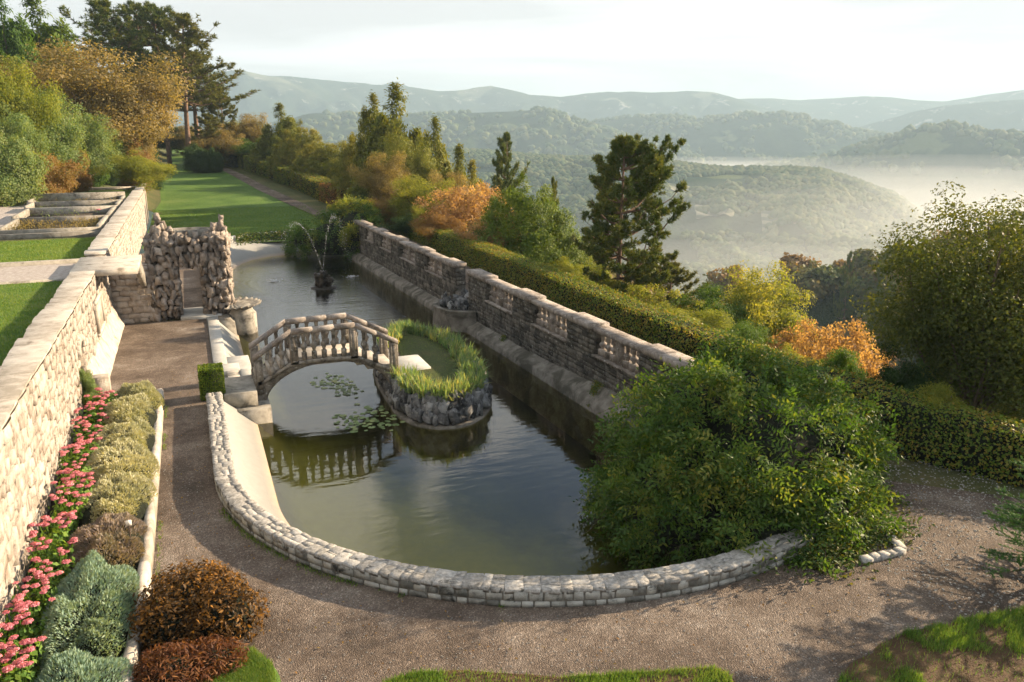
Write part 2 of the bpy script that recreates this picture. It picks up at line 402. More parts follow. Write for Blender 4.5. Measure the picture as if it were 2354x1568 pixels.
M['leaf_green'] = leaf_mat('leaf_green', [(.018, .045, .008), (.035, .075, .012), (.07, .11, .02)])
M['leaf_wisteria'] = leaf_mat('leaf_wisteria', [(.013, .036, .008), (.028, .062, .010), (.055, .095, .016), (.15, .14, .025)], .3, .4, .4, .3, .6)
M['leaf_yellowgreen'] = leaf_mat('leaf_yellowgreen', [(.05, .075, .012), (.10, .125, .02), (.19, .18, .035)], .4)
M['leaf_tan'] = leaf_mat('leaf_tan', [(.065, .055, .020), (.115, .096, .036), (.20, .155, .072)], .35)
M['leaf_olive'] = leaf_mat('leaf_olive', [(.022, .034, .008), (.045, .060, .012), (.09, .095, .018)], .3)
M['leaf_orange'] = leaf_mat('leaf_orange', [(.10, .062, .032), (.20, .125, .065), (.27, .19, .105)], .4)
M['leaf_pale'] = leaf_mat('leaf_pale', [(.04, .08, .022), (.085, .13, .045), (.17, .19, .09)], .35)
M['leaf_brown'] = leaf_mat('leaf_brown', [(.08, .045, .018), (.15, .085, .03), (.12, .10, .03)], .3)
M['leaf_dark'] = leaf_mat('leaf_dark', [(.010, .024, .007), (.018, .040, .010), (.035, .06, .014)], .25)
M['juniper'] = leaf_mat('juniper', [(.020, .045, .007), (.045, .08, .010), (.09, .12, .016)], .25)
M['cypress_olive'] = leaf_mat('cypress_olive', [(.045, .060, .010), (.085, .10, .016), (.17, .15, .03)], .25)
M['needle'] = leaf_mat('needle', [(.020, .040, .010), (.045, .068, .014), (.11, .11, .022)], .15, .5, .3)
M['needle_olive'] = leaf_mat('needle_olive', [(.03, .04, .010), (.06, .07, .016), (.12, .11, .03)], .2)
M['fir'] = leaf_mat('fir', [(.015, .045, .014), (.035, .085, .025), (.08, .14, .045)], .15, .45, .4)
M['hedge_leaf'] = leaf_mat('hedge_leaf', [(.022, .05, .007), (.045, .085, .010), (.09, .13, .018), (.16, .12, .02)], .25, .5, .3, .5, .5)
M['hedge_brown'] = leaf_mat('hedge_brown', [(.08, .04, .015), (.16, .085, .03), (.24, .13, .05)], .3)
M['boxwood'] = leaf_mat('boxwood', [(.03, .06, .006), (.075, .12, .010), (.17, .19, .018)], .3, .4, .4)
M['island_grass'] = grass_mat('island_grass', [(.03, .05, .012), (.06, .075, .02), (.10, .085, .035)], .8)
M['iris'] = leaf_mat('iris', [(.028, .075, .028), (.06, .12, .045), (.13, .18, .08), (.24, .20, .08)], .35, .5, .3)
M['lavender_sage'] = leaf_mat('lavender_sage', [(.11, .125, .07), (.19, .20, .125), (.29, .285, .20)], .2, .7, .2, .5, 1.2)
M['lavender_shaded'] = leaf_mat('lavender_shaded', [(.06, .105, .085), (.10, .16, .125), (.17, .22, .16)], .2, .7, .2, .5, 1.2)  # dark teal puts the near lavenders' shade into the leaf colour
M['lavender_mauve'] = leaf_mat('lavender_mauve', [(.07, .08, .05), (.12, .11, .085), (.16, .13, .12)], .2, .7, .2, .6, 2)
M['sedum_leaf'] = leaf_mat('sedum_leaf', [(.03, .07, .015), (.06, .12, .02), (.12, .18, .03)], .3)
M['sedum_flower'] = leaf_mat('sedum_flower', [(.24, .065, .095), (.35, .125, .165), (.46, .22, .25)], .2, .7, .2, .4, 2)
M['shrub_bronze'] = leaf_mat('shrub_bronze', [(.014, .011, .005), (.035, .021, .008), (.085, .045, .012), (.20, .10, .02)], .3, .45, .4, .3, 1.5)
M['shrub_red'] = leaf_mat('shrub_red', [(.03, .014, .008), (.075, .030, .014), (.13, .065, .025)], .3)
M['ivy'] = leaf_mat('ivy', [(.015, .035, .007), (.035, .065, .012), (.10, .09, .02)], .25)
M['inner_shade'] = plain_mat('inner_shade', (.012, .016, .008), 1.0, .5, 6, .8, .05)  # near-black cores: the shade inside foliage put into the colour
M['lily'] = leaf_mat('lily', [(.06, .09, .03), (.11, .15, .06), (.17, .19, .08), (.28, .12, .04)], .1, .35, .5, .2, 3)
M['forest'] = leaf_mat('forest', [(.020, .042, .014), (.035, .062, .018), (.065, .08, .025), (.13, .085, .035)], .2, .7, .2, .6, .03)
M['far_forest'] = leaf_mat('far_forest', [(.022, .040, .016), (.04, .06, .02), (.075, .08, .03)], .1, .8, .1, .6, .01)

def water_mat():
    m, t, b, N, L = nt('water'); g = N("ShaderNodeNewGeometry"); P = g.outputs['Position']
    m.node_tree.nodes.remove(b)
    mpn = N("ShaderNodeMapping"); mpn.inputs['Rotation'].default_value = (0, 0, YAW); mpn.inputs['Scale'].default_value = (.9, 3.2, 1); L.new(P, mpn.inputs[0])
    w1 = noise(N, L, mpn.outputs[0], 1.5, 3, .5, .3); w2 = noise(N, L, mpn.outputs[0], .5, 2, .5, .2)
    h = mth(N, L, 'ADD', mth(N, L, 'MULTIPLY', w1, .5), mth(N, L, 'MULTIPLY', w2, .9))
    for (cx, cyy, fr) in SPLASH:
        d = N("ShaderNodeVectorMath"); d.operation = 'DISTANCE'; L.new(P, d.inputs[0]); d.inputs[1].default_value = (cx, cyy, WZ)
        rr = d.outputs['Value']
        wv = mth(N, L, 'MULTIPLY', mth(N, L, 'SINE', mth(N, L, 'MULTIPLY', rr, 14.0)), mth(N, L, 'POWER', 2.718, mth(N, L, 'MULTIPLY', rr, -.22)))
        h = mth(N, L, 'ADD', h, mth(N, L, 'MULTIPLY', wv, .22))
    # ripples from the fountain are stronger at the far end
    sy = N("ShaderNodeSeparateXYZ"); L.new(P, sy.inputs[0])
    far = N("ShaderNodeMapRange"); far.inputs[1].default_value = 20; far.inputs[2].default_value = 44; far.inputs[3].default_value = .04; far.inputs[4].default_value = .8; L.new(sy.outputs[1], far.inputs[0])
    fine = noise(N, L, mpn.outputs[0], 5.0, 3, .6)
    h = mth(N, L, 'ADD', h, mth(N, L, 'MULTIPLY', fine, mth(N, L, 'MULTIPLY', far.outputs[0], .45)))
    bn = N("ShaderNodeBump"); bn.inputs['Strength'].default_value = 1; bn.inputs['Distance'].default_value = .020
    amp = N("ShaderNodeMapRange"); amp.inputs[1].default_value = 18; amp.inputs[2].default_value = 42; amp.inputs[3].default_value = .36; amp.inputs[4].default_value = 1.0; L.new(sy.outputs[1], amp.inputs[0])
    L.new(mth(N, L, 'MULTIPLY', h, amp.outputs[0]), bn.inputs['Height'])
    gl = N("ShaderNodeBsdfGlossy"); gl.inputs['Roughness'].default_value = .0; gl.inputs['Color'].default_value = (1, 1, 1, 1); L.new(bn.outputs[0], gl.inputs['Normal'])
    tr = N("ShaderNodeBsdfTransparent"); tr.inputs[0].default_value = (.96, .93, .50, 1)
    fz = N("ShaderNodeFresnel"); fz.inputs['IOR'].default_value = 1.5; L.new(bn.outputs[0], fz.inputs['Normal'])
    ms = N("ShaderNodeMixShader"); L.new(fz.outputs[0], ms.inputs[0]); L.new(tr.outputs[0], ms.inputs[1]); L.new(gl.outputs[0], ms.inputs[2])
    L.new(ms.outputs[0], t.nodes['Material Output'].inputs[0])
    return m
WZ = -0.8
NOZ = at(743, 636, -.15)
SP_L = at(630, 648, WZ); SP_R = at(808, 638, WZ)
SPLASH = [(SP_L[0], SP_L[1], 1), (SP_R[0], SP_R[1], 1)]
M['water'] = water_mat()
m, t, b, N, L = nt('droplet'); b.inputs['Base Color'].default_value = (.9, .93, .95, 1); b.inputs['Roughness'].default_value = .15; b.inputs['Transmission Weight'].default_value = .4; b.inputs['IOR'].default_value = 1.33
M['droplet'] = m
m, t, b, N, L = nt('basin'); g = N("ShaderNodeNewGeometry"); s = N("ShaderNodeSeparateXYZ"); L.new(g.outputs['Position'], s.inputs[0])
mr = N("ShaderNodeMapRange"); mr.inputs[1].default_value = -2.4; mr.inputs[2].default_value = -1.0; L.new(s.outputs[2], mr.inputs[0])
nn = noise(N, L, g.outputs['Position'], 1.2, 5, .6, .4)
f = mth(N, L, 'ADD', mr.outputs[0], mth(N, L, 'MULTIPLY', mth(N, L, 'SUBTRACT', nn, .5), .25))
L.new(ramp(N, L, f, [(0.0, (.004, .007, .005)), (.25, (.008, .012, .008)), (.50, (.05, .055, .02)), (.72, (.30, .28, .08)), (1.0, (.48, .43, .17))]), b.inputs['Base Color']); b.inputs['Roughness'].default_value = .9  # silt colour darkens with depth, standing in for light absorbed by water
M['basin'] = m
# ------------------------------------------------------------------ terrain
def T_gar(x, y):
    x = np.asarray(x, float); y = np.asarray(y, float)
    low = .5 * sstep(14, 20, y) * sstep(9, 12, x) * (1 - sstep(60, 76, y)) + np.clip(y - 76, 0, 200) * .052
    hi = 2.72 + np.clip(y - 84, 0, 200) * .05 + .38 * np.clip(-x - 10 - np.clip(90 - y, 0, 30) * .22, 0, 60)
    k = np.where(y < 82, sstep(-3.0, -4.0, x) if False else (x < -3.5) * 1.0, 1 - sstep(-7.5, -2.2, x))
    z = low * (1 - k) + hi * k
    e = 15.2 + 2.2 * (1 - sstep(10, 18, y)) + 0 * x
    d = np.clip(x - e, 0, 400)
    z = z - .42 * d * sstep(0, 6, d) - .10 * d
    return z + np.where(d > 1, fbm(x / 6, y / 6, 0, 5, 3) * np.clip(d * .1, 0, 1.2), 0)
FLOOR = -135.0
def crest(pts, D):
    A = []
    for u, v in pts:
        d = ray(u, v); A.append((math.atan2(d[0], d[1]), CAM_H + D * d[2] / math.hypot(d[0], d[1])))
    A.sort(); return np.array(A)
RANGES = [
    ("far", 4300, 900, [(1350, 236), (1500, 232), (1700, 228), (1780, 225), (1840, 230), (1900, 227), (1990, 222), (2050, 224), (2110, 231), (2170, 234), (2260, 219), (2353, 208), (2500, 200)], 14),
    ("range", 3700, 900, [(100, 175), (300, 165), (470, 158), (510, 166), (550, 162), (620, 176), (700, 178), (760, 182), (850, 194), (880, 196), (905, 187), (940, 199), (1010, 210), (1060, 206), (1090, 199), (1130, 197), (1170, 207), (1215, 217), (1290, 224), (1340, 216), (1400, 212), (1470, 215), (1520, 214), (1590, 211), (1640, 212), (1680, 222), (1730, 240), (1800, 262), (1950, 300), (2100, 330)], 26),
    ("range", 3300, 600, [(1700, 345), (1850, 330), (1950, 300), (2000, 285), (2100, 258), (2180, 243), (2280, 232), (2353, 229), (2450, 228), (2600, 235)], 16),
    ("hills", 2500, 650, [(1200, 310), (1300, 292), (1350, 284), (1450, 269), (1560, 268), (1600, 276), (1640, 271), (1700, 265), (1780, 262), (1850, 268), (1880, 286), (1920, 284), (1960, 300), (2000, 308), (2060, 318), (2100, 335), (2200, 360), (2400, 380)], 18),
    ("hills", 2150, 620, [(450, 330), (600, 300), (660, 275), (700, 263), (735, 259), (765, 268), (800, 264), (850, 268), (900, 272), (980, 262), (1060, 260), (1180, 258), (1240, 252), (1280, 258), (1310, 274), (1350, 286), (1420, 308), (1500, 335), (1600, 360), (1800, 385), (2400, 420)], 18),
    ("hills", 1800, 480, [(1550, 420), (1700, 388), (1850, 372), (1950, 347), (2010, 326), (2060, 312), (2110, 296), (2190, 288), (2230, 297), (2265, 308), (2310, 300), (2360, 302), (2420, 298), (2520, 310)], 14),
    ("mid", 1250, 620, [(700, 352), (1050, 352), (1210, 362), (1340, 368), (1500, 373), (1600, 384), (1700, 391), (1820, 394), (1890, 398), (1960, 418), (2050, 452), (2110, 500), (2180, 560), (2300, 620), (2500, 650)], 14),
    ("spur", 215, 150, [(1000, 850), (1300, 800), (1500, 740), (1600, 700), (1660, 668), (1750, 645), (1830, 632), (1900, 628), (2000, 622), (2100, 612), (2200, 600), (2353, 590), (2600, 575)], 2),
]
CRESTS = [(n, D, w, crest(p, D), na) for n, D, w, p, na in RANGES]
def T_far(x, y):
    az = np.arctan2(x, y); r = np.hypot(x, y)
    z = np.full(np.shape(r), FLOOR) + 8 * fbm(x / 150, y / 150, 0, 3, 3)
    for i, (n, D, w, A, na) in enumerate(CRESTS):
        h = np.interp(az, A[:, 0], A[:, 1])
        wob = fbm(x / (w * .35), y / (w * .35), 0, 20 + i, 3)
        rr = r + wob * w * .16
        t = np.clip((D - rr) / w, 0, 1) ** .85; tb = np.clip((rr - D) / (w * .8), 0, 1)
        s = np.where(rr < D, .5 + .5 * np.cos(np.pi * t), .5 + .5 * np.cos(np.pi * tb))
        rid = 1 - np.abs(fbm(x / (w * .22), y / (w * .22), 0, 40 + i, 4)) * 2
        fl = FLOOR
        hh = h + na * .22 * fbm(x / (w * .12), y / (w * .12), 0, 60 + i, 4)
        z = np.maximum(z, fl + (hh - fl) * s + na * (2.4 if n == 'mid' else 2.1) * (rid - .5) * s * (1 - s) * 3)
    return z
def T(x, y):
    return np.maximum(T_gar(x, y), np.where(np.hypot(x, y) > 70, T_far(x, y), -999))
def march(u, v, off=0.0, rmax=220):
    d = ray(u, v); d = d / math.hypot(d[0], d[1])
    r = np.linspace(8, rmax, 2200); X, Y, Z = d[0] * r, d[1] * r, CAM_H + d[2] * r
    g = T_gar(X, Y) + off; k = np.argmax(Z < g) if np.any(Z < g) else len(r) - 1
    return np.array((X[k], Y[k], g[k]))

POOL_C = (8.1, 18.6); R_IN, R_OUT = 7.72, 8.14
def in_pool(x, y, grow=0.0):
    s = (y > 18.6) & (y < 61) & (x > .5 - grow) & (x < 12 + 0 * grow)
    a = (np.hypot(x - POOL_C[0], y - POOL_C[1]) < R_IN + grow) & (y <= 18.6) & (x < 12.4)
    e = (y >= 57) & (np.hypot(x - 8, y - 53) < 9 + grow) & (x < 11.8)
    return s | a | e
# near ground: one metre grid with the pool and the terrace wall left open
xs = np.arange(-70, 121, 1.0); ys = np.arange(-12, 200, 1.0)
X, Y = np.meshgrid(xs, ys, indexing='ij'); Z = T(X, Y) - .03
V = np.stack([X, Y, Z], -1).reshape(-1, 3); nv = len(ys)
I, J = np.meshgrid(np.arange(len(xs) - 1), np.arange(len(ys) - 1), indexing='ij')
cx, cyy = xs[I] + .5, ys[J] + .5
keep = ~(in_pool(cx, cyy, .35) | ((cx > -4) & (cx < -3) & (cyy < 82)))
a = (I * nv + J)[keep]
ground = obj("ground", MB().add(V, np.stack([a, a + nv, a + nv + 1, a + 1], 1)), M['rough_grass'], kind="structure", smooth=True, tint=False)
# valley, hills and mountains: a polar sheet round the garden, finer where it is nearer
def polar(name, r0, r1, nr, a0, a1, na, mat, fn=T_far, cond=None):
    r = np.geomspace(r0, r1, nr); az = np.radians(np.linspace(a0, a1, na))
    R, A = np.meshgrid(r, az, indexing='ij'); X, Y = R * np.sin(A), R * np.cos(A); Z = fn(X, Y)
    V = np.stack([X, Y, Z], -1).reshape(-1, 3); I, J = np.meshgrid(np.arange(nr - 1), np.arange(na - 1), indexing='ij')
    k = np.ones(I.shape, bool) if cond is None else cond(X[:-1, :-1], Y[:-1, :-1])
    a = (I * na + J)[k]
    return obj(name, MB().add(V, np.stack([a, a + na, a + na + 1, a + 1], 1)), mat, kind="structure", smooth=True, tint=False)
def slope_mat(name, forest, field, rockc, fs, fth, sc2):
    m, t, b, N, L = nt(name); P = N("ShaderNodeNewGeometry").outputs['Position']
    n1 = noise(N, L, P, fs * 6, 6, .7); c = ramp(N, L, n1, [(.35, forest[0]), (.55, forest[1]), (.75, forest[2])])
    f = noise(N, L, P, fs, 4, .5, .5); r = N("ShaderNodeMapRange"); r.inputs[1].default_value = fth; r.inputs[2].default_value = fth + .03; L.new(f, r.inputs[0])
    c = mix(N, L, r.outputs[0], c, field)
    if rockc:
        g = N("ShaderNodeMapping"); g.inputs['Scale'].default_value = (1, 1, .25); L.new(P, g.inputs[0])
        f = noise(N, L, g.outputs[0], fs * 9, 6, .7, .5); r = N("ShaderNodeMapRange"); r.inputs[1].default_value = .58; r.inputs[2].default_value = .66; L.new(f, r.inputs[0]); c = mix(N, L, r.outputs[0], c, rockc)
    L.new(c, b.inputs['Base Color']); b.inputs['Roughness'].default_value = 1; b.inputs['Specular IOR Level'].default_value = 0
    bump(N, L, b, noise(N, L, P, sc2, 6, .75), 1, 6)
    return m
M['hill'] = slope_mat('hill', [(.02, .035, .018), (.032, .05, .024), (.05, .06, .03)], (.11, .13, .05), None, .0045, .60, .08)
M['mountain'] = slope_mat('mountain', [(.025, .045, .03), (.04, .058, .04), (.07, .075, .05)], (.15, .16, .11), (.26, .26, .24), .0016, .62, .02)
BL, BR = -50 + 21.9, 50 + 21.9
polar("valley_hills", 95, 1700, 250, BL, BR, 300, M['hill'], lambda x, y: T_far(x, y) - .3, lambda x, y: ~((x < 118) & (y < 198)))
polar("distant_hills", 1680, 2950, 110, BL, BR, 330, M['hill'])
polar("mountains", 2900, 5000, 110, BL, BR, 380, M['mountain'])

# haze: one closed box of even air round the whole scene
def volume(name, density, aniso, col=(1, 1, 1)):
    m = bpy.data.materials.new(name); m.use_nodes = True; t = m.node_tree
    t.nodes.remove(t.nodes["Principled BSDF"]); p = t.nodes.new("ShaderNodeVolumePrincipled")
    p.inputs['Color'].default_value = (*col, 1); p.inputs['Density'].default_value = density; p.inputs['Anisotropy'].default_value = aniso
    t.links.new(p.outputs[0], t.nodes['Material Output'].inputs[1]); return m
HAZE = True
if HAZE:
    fd = np.array([math.sin(YAW), math.cos(YAW)])
    c0 = fd * 2350
    V, Fc = box(-3900, 3900, -2600, 2900, -190, 262)
    V[:, :2] = V[:, :2] @ np.array([[math.cos(YAW), -math.sin(YAW)], [math.sin(YAW), math.cos(YAW)]]) + c0
    obj("haze", MB().add(V, Fc), volume('haze_air', 2.5e-4, .15, (.42, .57, .70)), kind="stuff", tint=False)

# gravel forecourt, sheets round the pool
mb = MB()
ang = np.radians(np.linspace(180, 318, 60)); ins = [(.25, y) for y in np.linspace(36.5, 18.6, 24)] + [(POOL_C[0] + 7.85 * math.cos(a), POOL_C[1] + 7.85 * math.sin(a)) for a in ang[1:]]
secs = []
for (x, y) in ins:
    row = []
    for k in np.linspace(0, 1, 12):
        if y >= 18.6 - 1e-6 and x < 1: px, py = x + (-3.42 - x) * k, y
        else:
            a = math.atan2(y - POOL_C[1], x - POOL_C[0]); R = 7.85 + 14 * k; px, py = POOL_C[0] + R * math.cos(a), POOL_C[1] + R * math.sin(a)
            px = max(px, -3.42) if py > 5 else px; px = min(px, 17.9)
        row.append((px, py, .012 * float(fbm(px * .8, py * .8, 0, 3)) + (.012 if k > 0 else 0)))
    secs.append(row)
V, Fc = loft(secs); mb.add(V, Fc)
V, Fc = grid(lambda u, w: (.25 - 3.67 * w, 38 + 20 * u, .01 + .0 * u), 8, 4); mb.add(V, Fc)
obj("gravel_path", mb, M['gravel'], kind="structure", smooth=True, tint=False)
# upper walk behind the parapet
mb = MB(); V, Fc = grid(lambda u, w: (11.9 - .03 * (1 - u) * 0 + 2.6 * w + 1.2 * w * (1 - sstep(.0, .25, u)), 14 + 62 * u, T_gar(12.6 + 0 * u, 14 + 62 * u) + .02), 60, 6); mb.add(V, Fc)
obj("upper_walk", mb, M['gravel'], kind="structure", smooth=True, tint=False)
# far lawn and its path
rt = [march(u, v) for u, v in [(752, 498), (700, 470), (660, 452), (620, 434), (585, 416), (560, 403), (520, 386), (500, 378)]]
lt = [march(u, v) for u, v in [(735, 501), (672, 474), (630, 455), (592, 437), (560, 419), (535, 405), (503, 388), (484, 380)]]
def sheet(name, A, B, off, mat, n=40, k=6, **kw):
    A, B = np.array(A), np.array(B); t = np.linspace(0, 1, n)
    def res(P): s = np.linspace(0, 1, len(P)); return np.stack([np.interp(t, s, P[:, i]) for i in range(2)], 1)
    a, b = res(A), res(B); w = np.linspace(0, 1, k)
    X = a[:, None, 0] * (1 - w) + b[:, None, 0] * w; Y = a[:, None, 1] * (1 - w) + b[:, None, 1] * w
    V = np.stack([X, Y, T_gar(X, Y) + off], -1).reshape(-1, 3)
    i = np.arange((n - 1) * (k - 1)); q = (i // (k - 1)) * k + i % (k - 1)
    return obj(name, MB().add(V, np.stack([q, q + k, q + k + 1, q + 1], 1)), mat, kind="structure", smooth=True, tint=False, **kw)
sheet("lawn_path", lt, rt, .035, M['gravel'])
LAWN_L = [(-3.3, 60.5)] + [(-3.0, 80.5), (-2.6, 90), (-3, 110), (-2, 130), (-2, 160)]
LAWN_R = [(9.5, 63.5), (11.2, 72)] + [tuple(p[:2]) for p in lt] + [(6, 160)]
V1 = [(-3.2, y) for y in (62.5,)]
sheet("lawn", [(-3.3, 60.3), (-3.25, 70), (-3.1, 82), (-2.6, 90), (-3, 110), (-2, 130), (-2, 165)], [(9.8, 60.9), (11.4, 72)] + [tuple(p[:2]) for p in lt[2:]] + [(3, 165)], .02, M['lawn'], 90, 30)
# strip of gravel beside the gate, between terrace wall and far curb
# terrace: grass, gravel and the road beyond the boxes
def flat(name, x0, x1, y0, y1, z, mat, nx=8, ny=20, wob=.02):
    V, Fc = grid(lambda u, w: (x0 + (x1 - x0) * u, y0 + (y1 - y0) * w, z + wob * fbm((x0 + (x1 - x0) * u) * .7, (y0 + (y1 - y0) * w) * .7, 0, 9, 3)), nx, ny)
    return obj(name, MB().add(V, Fc), mat, kind="structure", smooth=True, tint=False)
flat("terrace_grass", -12, -4.0, 9, 31.95, 2.80, M['terrace_grass'], 10, 24)
flat("terrace_path", -14, -3.95, 31.95, 35.75, 2.83, M['pale_gravel'], 10, 6, .01)
flat("terrace_grass", -14, -4.0, 35.95, 44.3, 2.80, M['terrace_grass'], 10, 12)
flat("terrace_path", -16, -8.9, 44.4, 78, 2.79, M['pale_gravel'], 8, 30, .01)
flat("terrace_grass", -8.8, -4.0, 66.5, 79.5, 2.80, M['terrace_grass'], 8, 12)
A = [march(u, v) for u, v in [(-60, 470), (30, 466), (100, 450), (165, 436), (205, 420), (250, 410), (268, 405), (300, 385), (322, 360)]]
B = [march(u, v) for u, v in [(-60, 430), (20, 431), (90, 428), (150, 420), (195, 410), (235, 402), (255, 399), (296, 372), (316, 355)]]
sheet("hillside_road", A, B, .07, M['pale_gravel'], 60, 5)

# ------------------------------------------------------------------ pool: basin, water
mb = MB()
def slope_line(pts, nrm, offs=((0, .02), (.95, WZ + .0), (1.10, -.93))):
    return [[(p[0] + n[0] * o, p[1] + n[1] * o, z) for o, z in offs] for p, n in zip(pts, nrm)]
pts = [(.38, y) for y in np.linspace(24.7, 18.6, 12)] + [(POOL_C[0] + R_IN * math.cos(a), POOL_C[1] + R_IN * math.sin(a)) for a in np.radians(np.linspace(182, 304, 50))]
nrm = [(1, 0)] * 12 + [(-math.cos(a), -math.sin(a)) for a in np.radians(np.linspace(182, 304, 50))]
V, Fc = loft(slope_line(pts, nrm)); mb.add(V, Fc)
pts = [(.72, y) for y in np.linspace(36.8, 26.9, 10)]; V, Fc = loft(slope_line(pts, [(1, 0)] * 10, ((0, .02), (.75, WZ), (.88, -.93)))); mb.add(V, Fc)
oc = np.array([(.72, 37), (.7, 50), (.9, 54.5), (1.5, 57.5), (2.4, 59.6), (3.8, 61.0), (5.7, 61.8), (8, 62), (11.0, 61.6)])
ic = np.array([(1.5, 37), (1.5, 50), (2.1, 53.6), (3.0, 56.4), (3.9, 57.9), (5.1, 58.9), (6.4, 59.3), (8, 59.4), (10.6, 59.2)])
tt = np.linspace(0, 1, 60); s0 = np.linspace(0, 1, 9)
def ip(P): return np.stack([np.interp(tt, s0, P[:, i]) for i in (0, 1)], 1)
a_, b_ = ip(oc), ip(ic)
V, Fc = loft([[(p[0], p[1], .25), (p[0] * .6 + q[0] * .4, p[1] * .6 + q[1] * .4, -.25), (q[0], q[1], WZ), (q[0] + (q[0] - p[0]) * .1, q[1] + (q[1] - p[1]) * .1, -.92)] for p, q in zip(a_, b_)]); mb.add(V, Fc)
FAR_OUT = a_
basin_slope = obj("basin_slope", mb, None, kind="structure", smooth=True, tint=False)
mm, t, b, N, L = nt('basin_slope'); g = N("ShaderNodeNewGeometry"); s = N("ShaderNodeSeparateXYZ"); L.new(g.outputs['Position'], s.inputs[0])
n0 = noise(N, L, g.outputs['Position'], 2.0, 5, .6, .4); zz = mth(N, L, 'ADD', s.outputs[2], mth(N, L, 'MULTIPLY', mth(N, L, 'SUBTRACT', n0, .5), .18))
cc = ramp(N, L, mth(N, L, 'MULTIPLY_ADD', zz, .5, 1.05), [(.0, (.008, .012, .008)), (.12, (.045, .052, .020)), (.27, (.24, .235, .065)), (.42, (.38, .35, .10)), (.53, (.35, .31, .11)), (.635, (.34, .28, .14)), (.66, (.30, .24, .19)), (.74, (.20, .20, .185)), (1, (.28, .285, .27))])  # olive silt, darkened with depth in place of light lost in the water
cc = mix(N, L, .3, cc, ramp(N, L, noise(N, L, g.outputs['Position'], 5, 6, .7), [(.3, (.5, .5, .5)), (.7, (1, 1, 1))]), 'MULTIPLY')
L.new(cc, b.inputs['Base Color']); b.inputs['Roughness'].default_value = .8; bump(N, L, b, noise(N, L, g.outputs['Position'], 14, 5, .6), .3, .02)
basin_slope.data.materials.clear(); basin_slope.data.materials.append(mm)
def floor_z(u, w):
    x = .2 + 12.6 * u; y = 10.4 + 51.6 * w
    deep = -1.2 - 1.3 * np.clip((x / 12) + ((y - 10.5) / 23.0) - .42, 0, 1) + .10 * fbm(x * .45, y * .45, 0, 77)
    dl = x - np.interp(y, [18, 25, 27, 50, 54.5], [.40, .40, .62, .70, .9]); dn = np.where(y < 18.6, POOL_C_[2] - np.hypot(x - POOL_C_[0], y - POOL_C_[1]), 9.0)
    df = np.min(np.hypot(x[..., None] - a_[:, 0], y[..., None] - a_[:, 1]), -1) * np.where(y > 50, .62, 9); inside = 1.0
    d = np.minimum(np.minimum(dl, dn), df); k = 9.0; e = np.exp(-k * np.clip(np.stack([dl, dn, df]), -2, 6)); d = -np.log(e.sum(0)) / k
    zs = -.03 - .84 * d / .95
    return x, y, np.maximum(np.minimum(zs, -.10), deep) - .02
POOL_C_ = (8.1, 18.6, 7.72)
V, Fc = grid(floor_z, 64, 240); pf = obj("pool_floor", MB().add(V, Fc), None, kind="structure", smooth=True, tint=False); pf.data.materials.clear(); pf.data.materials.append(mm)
ang = np.radians(np.linspace(184, 302, 40))
wp = [(10.55, 60.2)] + [(5, 60.3)] + [(2.6, 57.6), (1.2, 53), (.9, 45), (.9, 18.6)] + [(POOL_C[0] + (R_IN - .35) * math.cos(a), POOL_C[1] + (R_IN - .35) * math.sin(a)) for a in ang] + [(12.35, 13.5)]
mb = MB(); mb.add([(x, y, WZ) for x, y in wp], [tuple(range(len(wp)))]); obj("water", mb, M['water'], kind="structure", tint=False)

# ------------------------------------------------------------------ near curb (low curved wall of the pool)
curb = thing("pool_curb", "low curved stone curb wall sweeping round the near end of the pool", "stone curb", (0, 20, 0))
CT = .35
path = [(.17, y) for y in np.arange(24.45, 18.6, -.3)]; cdir = []
ca = np.radians(np.arange(180, 293, 2.2)); path += [(POOL_C[0] + 7.93 * math.cos(a), POOL_C[1] + 7.93 * math.sin(a)) for a in ca]
path = np.array(path); seg = np.r_[0, np.cumsum(np.hypot(*np.diff(path, axis=0).T))]; LEN = seg[-1]
def cp(s):
    p = np.array([np.interp(s, seg, path[:, 0]), np.interp(s, seg, path[:, 1])]); q = np.array([np.interp(s + .05, seg, path[:, 0]), np.interp(s + .05, seg, path[:, 1])])
    if s + .05 > LEN: q = p; p = np.array([np.interp(s - .05, seg, path[:, 0]), np.interp(s - .05, seg, path[:, 1])])
    t = (q - p) / (np.linalg.norm(q - p) + 1e-9); return p, t, np.array((t[1], -t[0]))   # n: outward (away from the pool) for this direction
secs = []
for s in np.linspace(0, LEN, 90):
    p, t, n = cp(s); secs.append([(p[0] + n[0] * o, p[1] + n[1] * o, z) for o, z in ((-.205, -.2), (-.205, .2), (-.20, CT - .014), (.20, CT - .014), (.205, .2), (.205, -.05))])
V, Fc = loft(secs, closed=True); V = V
obj("mortar_core", MB().add(V, Fc), M['mortar'], curb, tint=False)
V2, F2 = loft([[(x, y, z) for (x, y, z) in ((s_[2][0], s_[2][1], CT - .012), (s_[3][0], s_[3][1], CT - .012))] for s_ in secs]); V2[:, 2] = CT - .006; obj("mortar_bed", MB().add(V2, F2), M['curb_mortar'], curb, tint=False)
items = []; rng = np.random.default_rng(3)
def outn(s):
    p, t, n = cp(s); c = np.array(POOL_C) - p
    if np.dot(n, c) > 0: n = -n
    return p, t, n
for (s, z, w, h) in courses(0, LEN, -.01, CT - .05, (.12, .24), (.15, .40), rng, .022):
    p, t, n = outn(s); A = np.stack([np.r_[t, 0], np.r_[n, 0], (0, 0, 1)], 1)
    items.append(((p[0] + n[0] * .145, p[1] + n[1] * .145, z), A, (w * 1.0, .15 + rng.uniform(-.01, .015), h * 1.0)))
s = 0
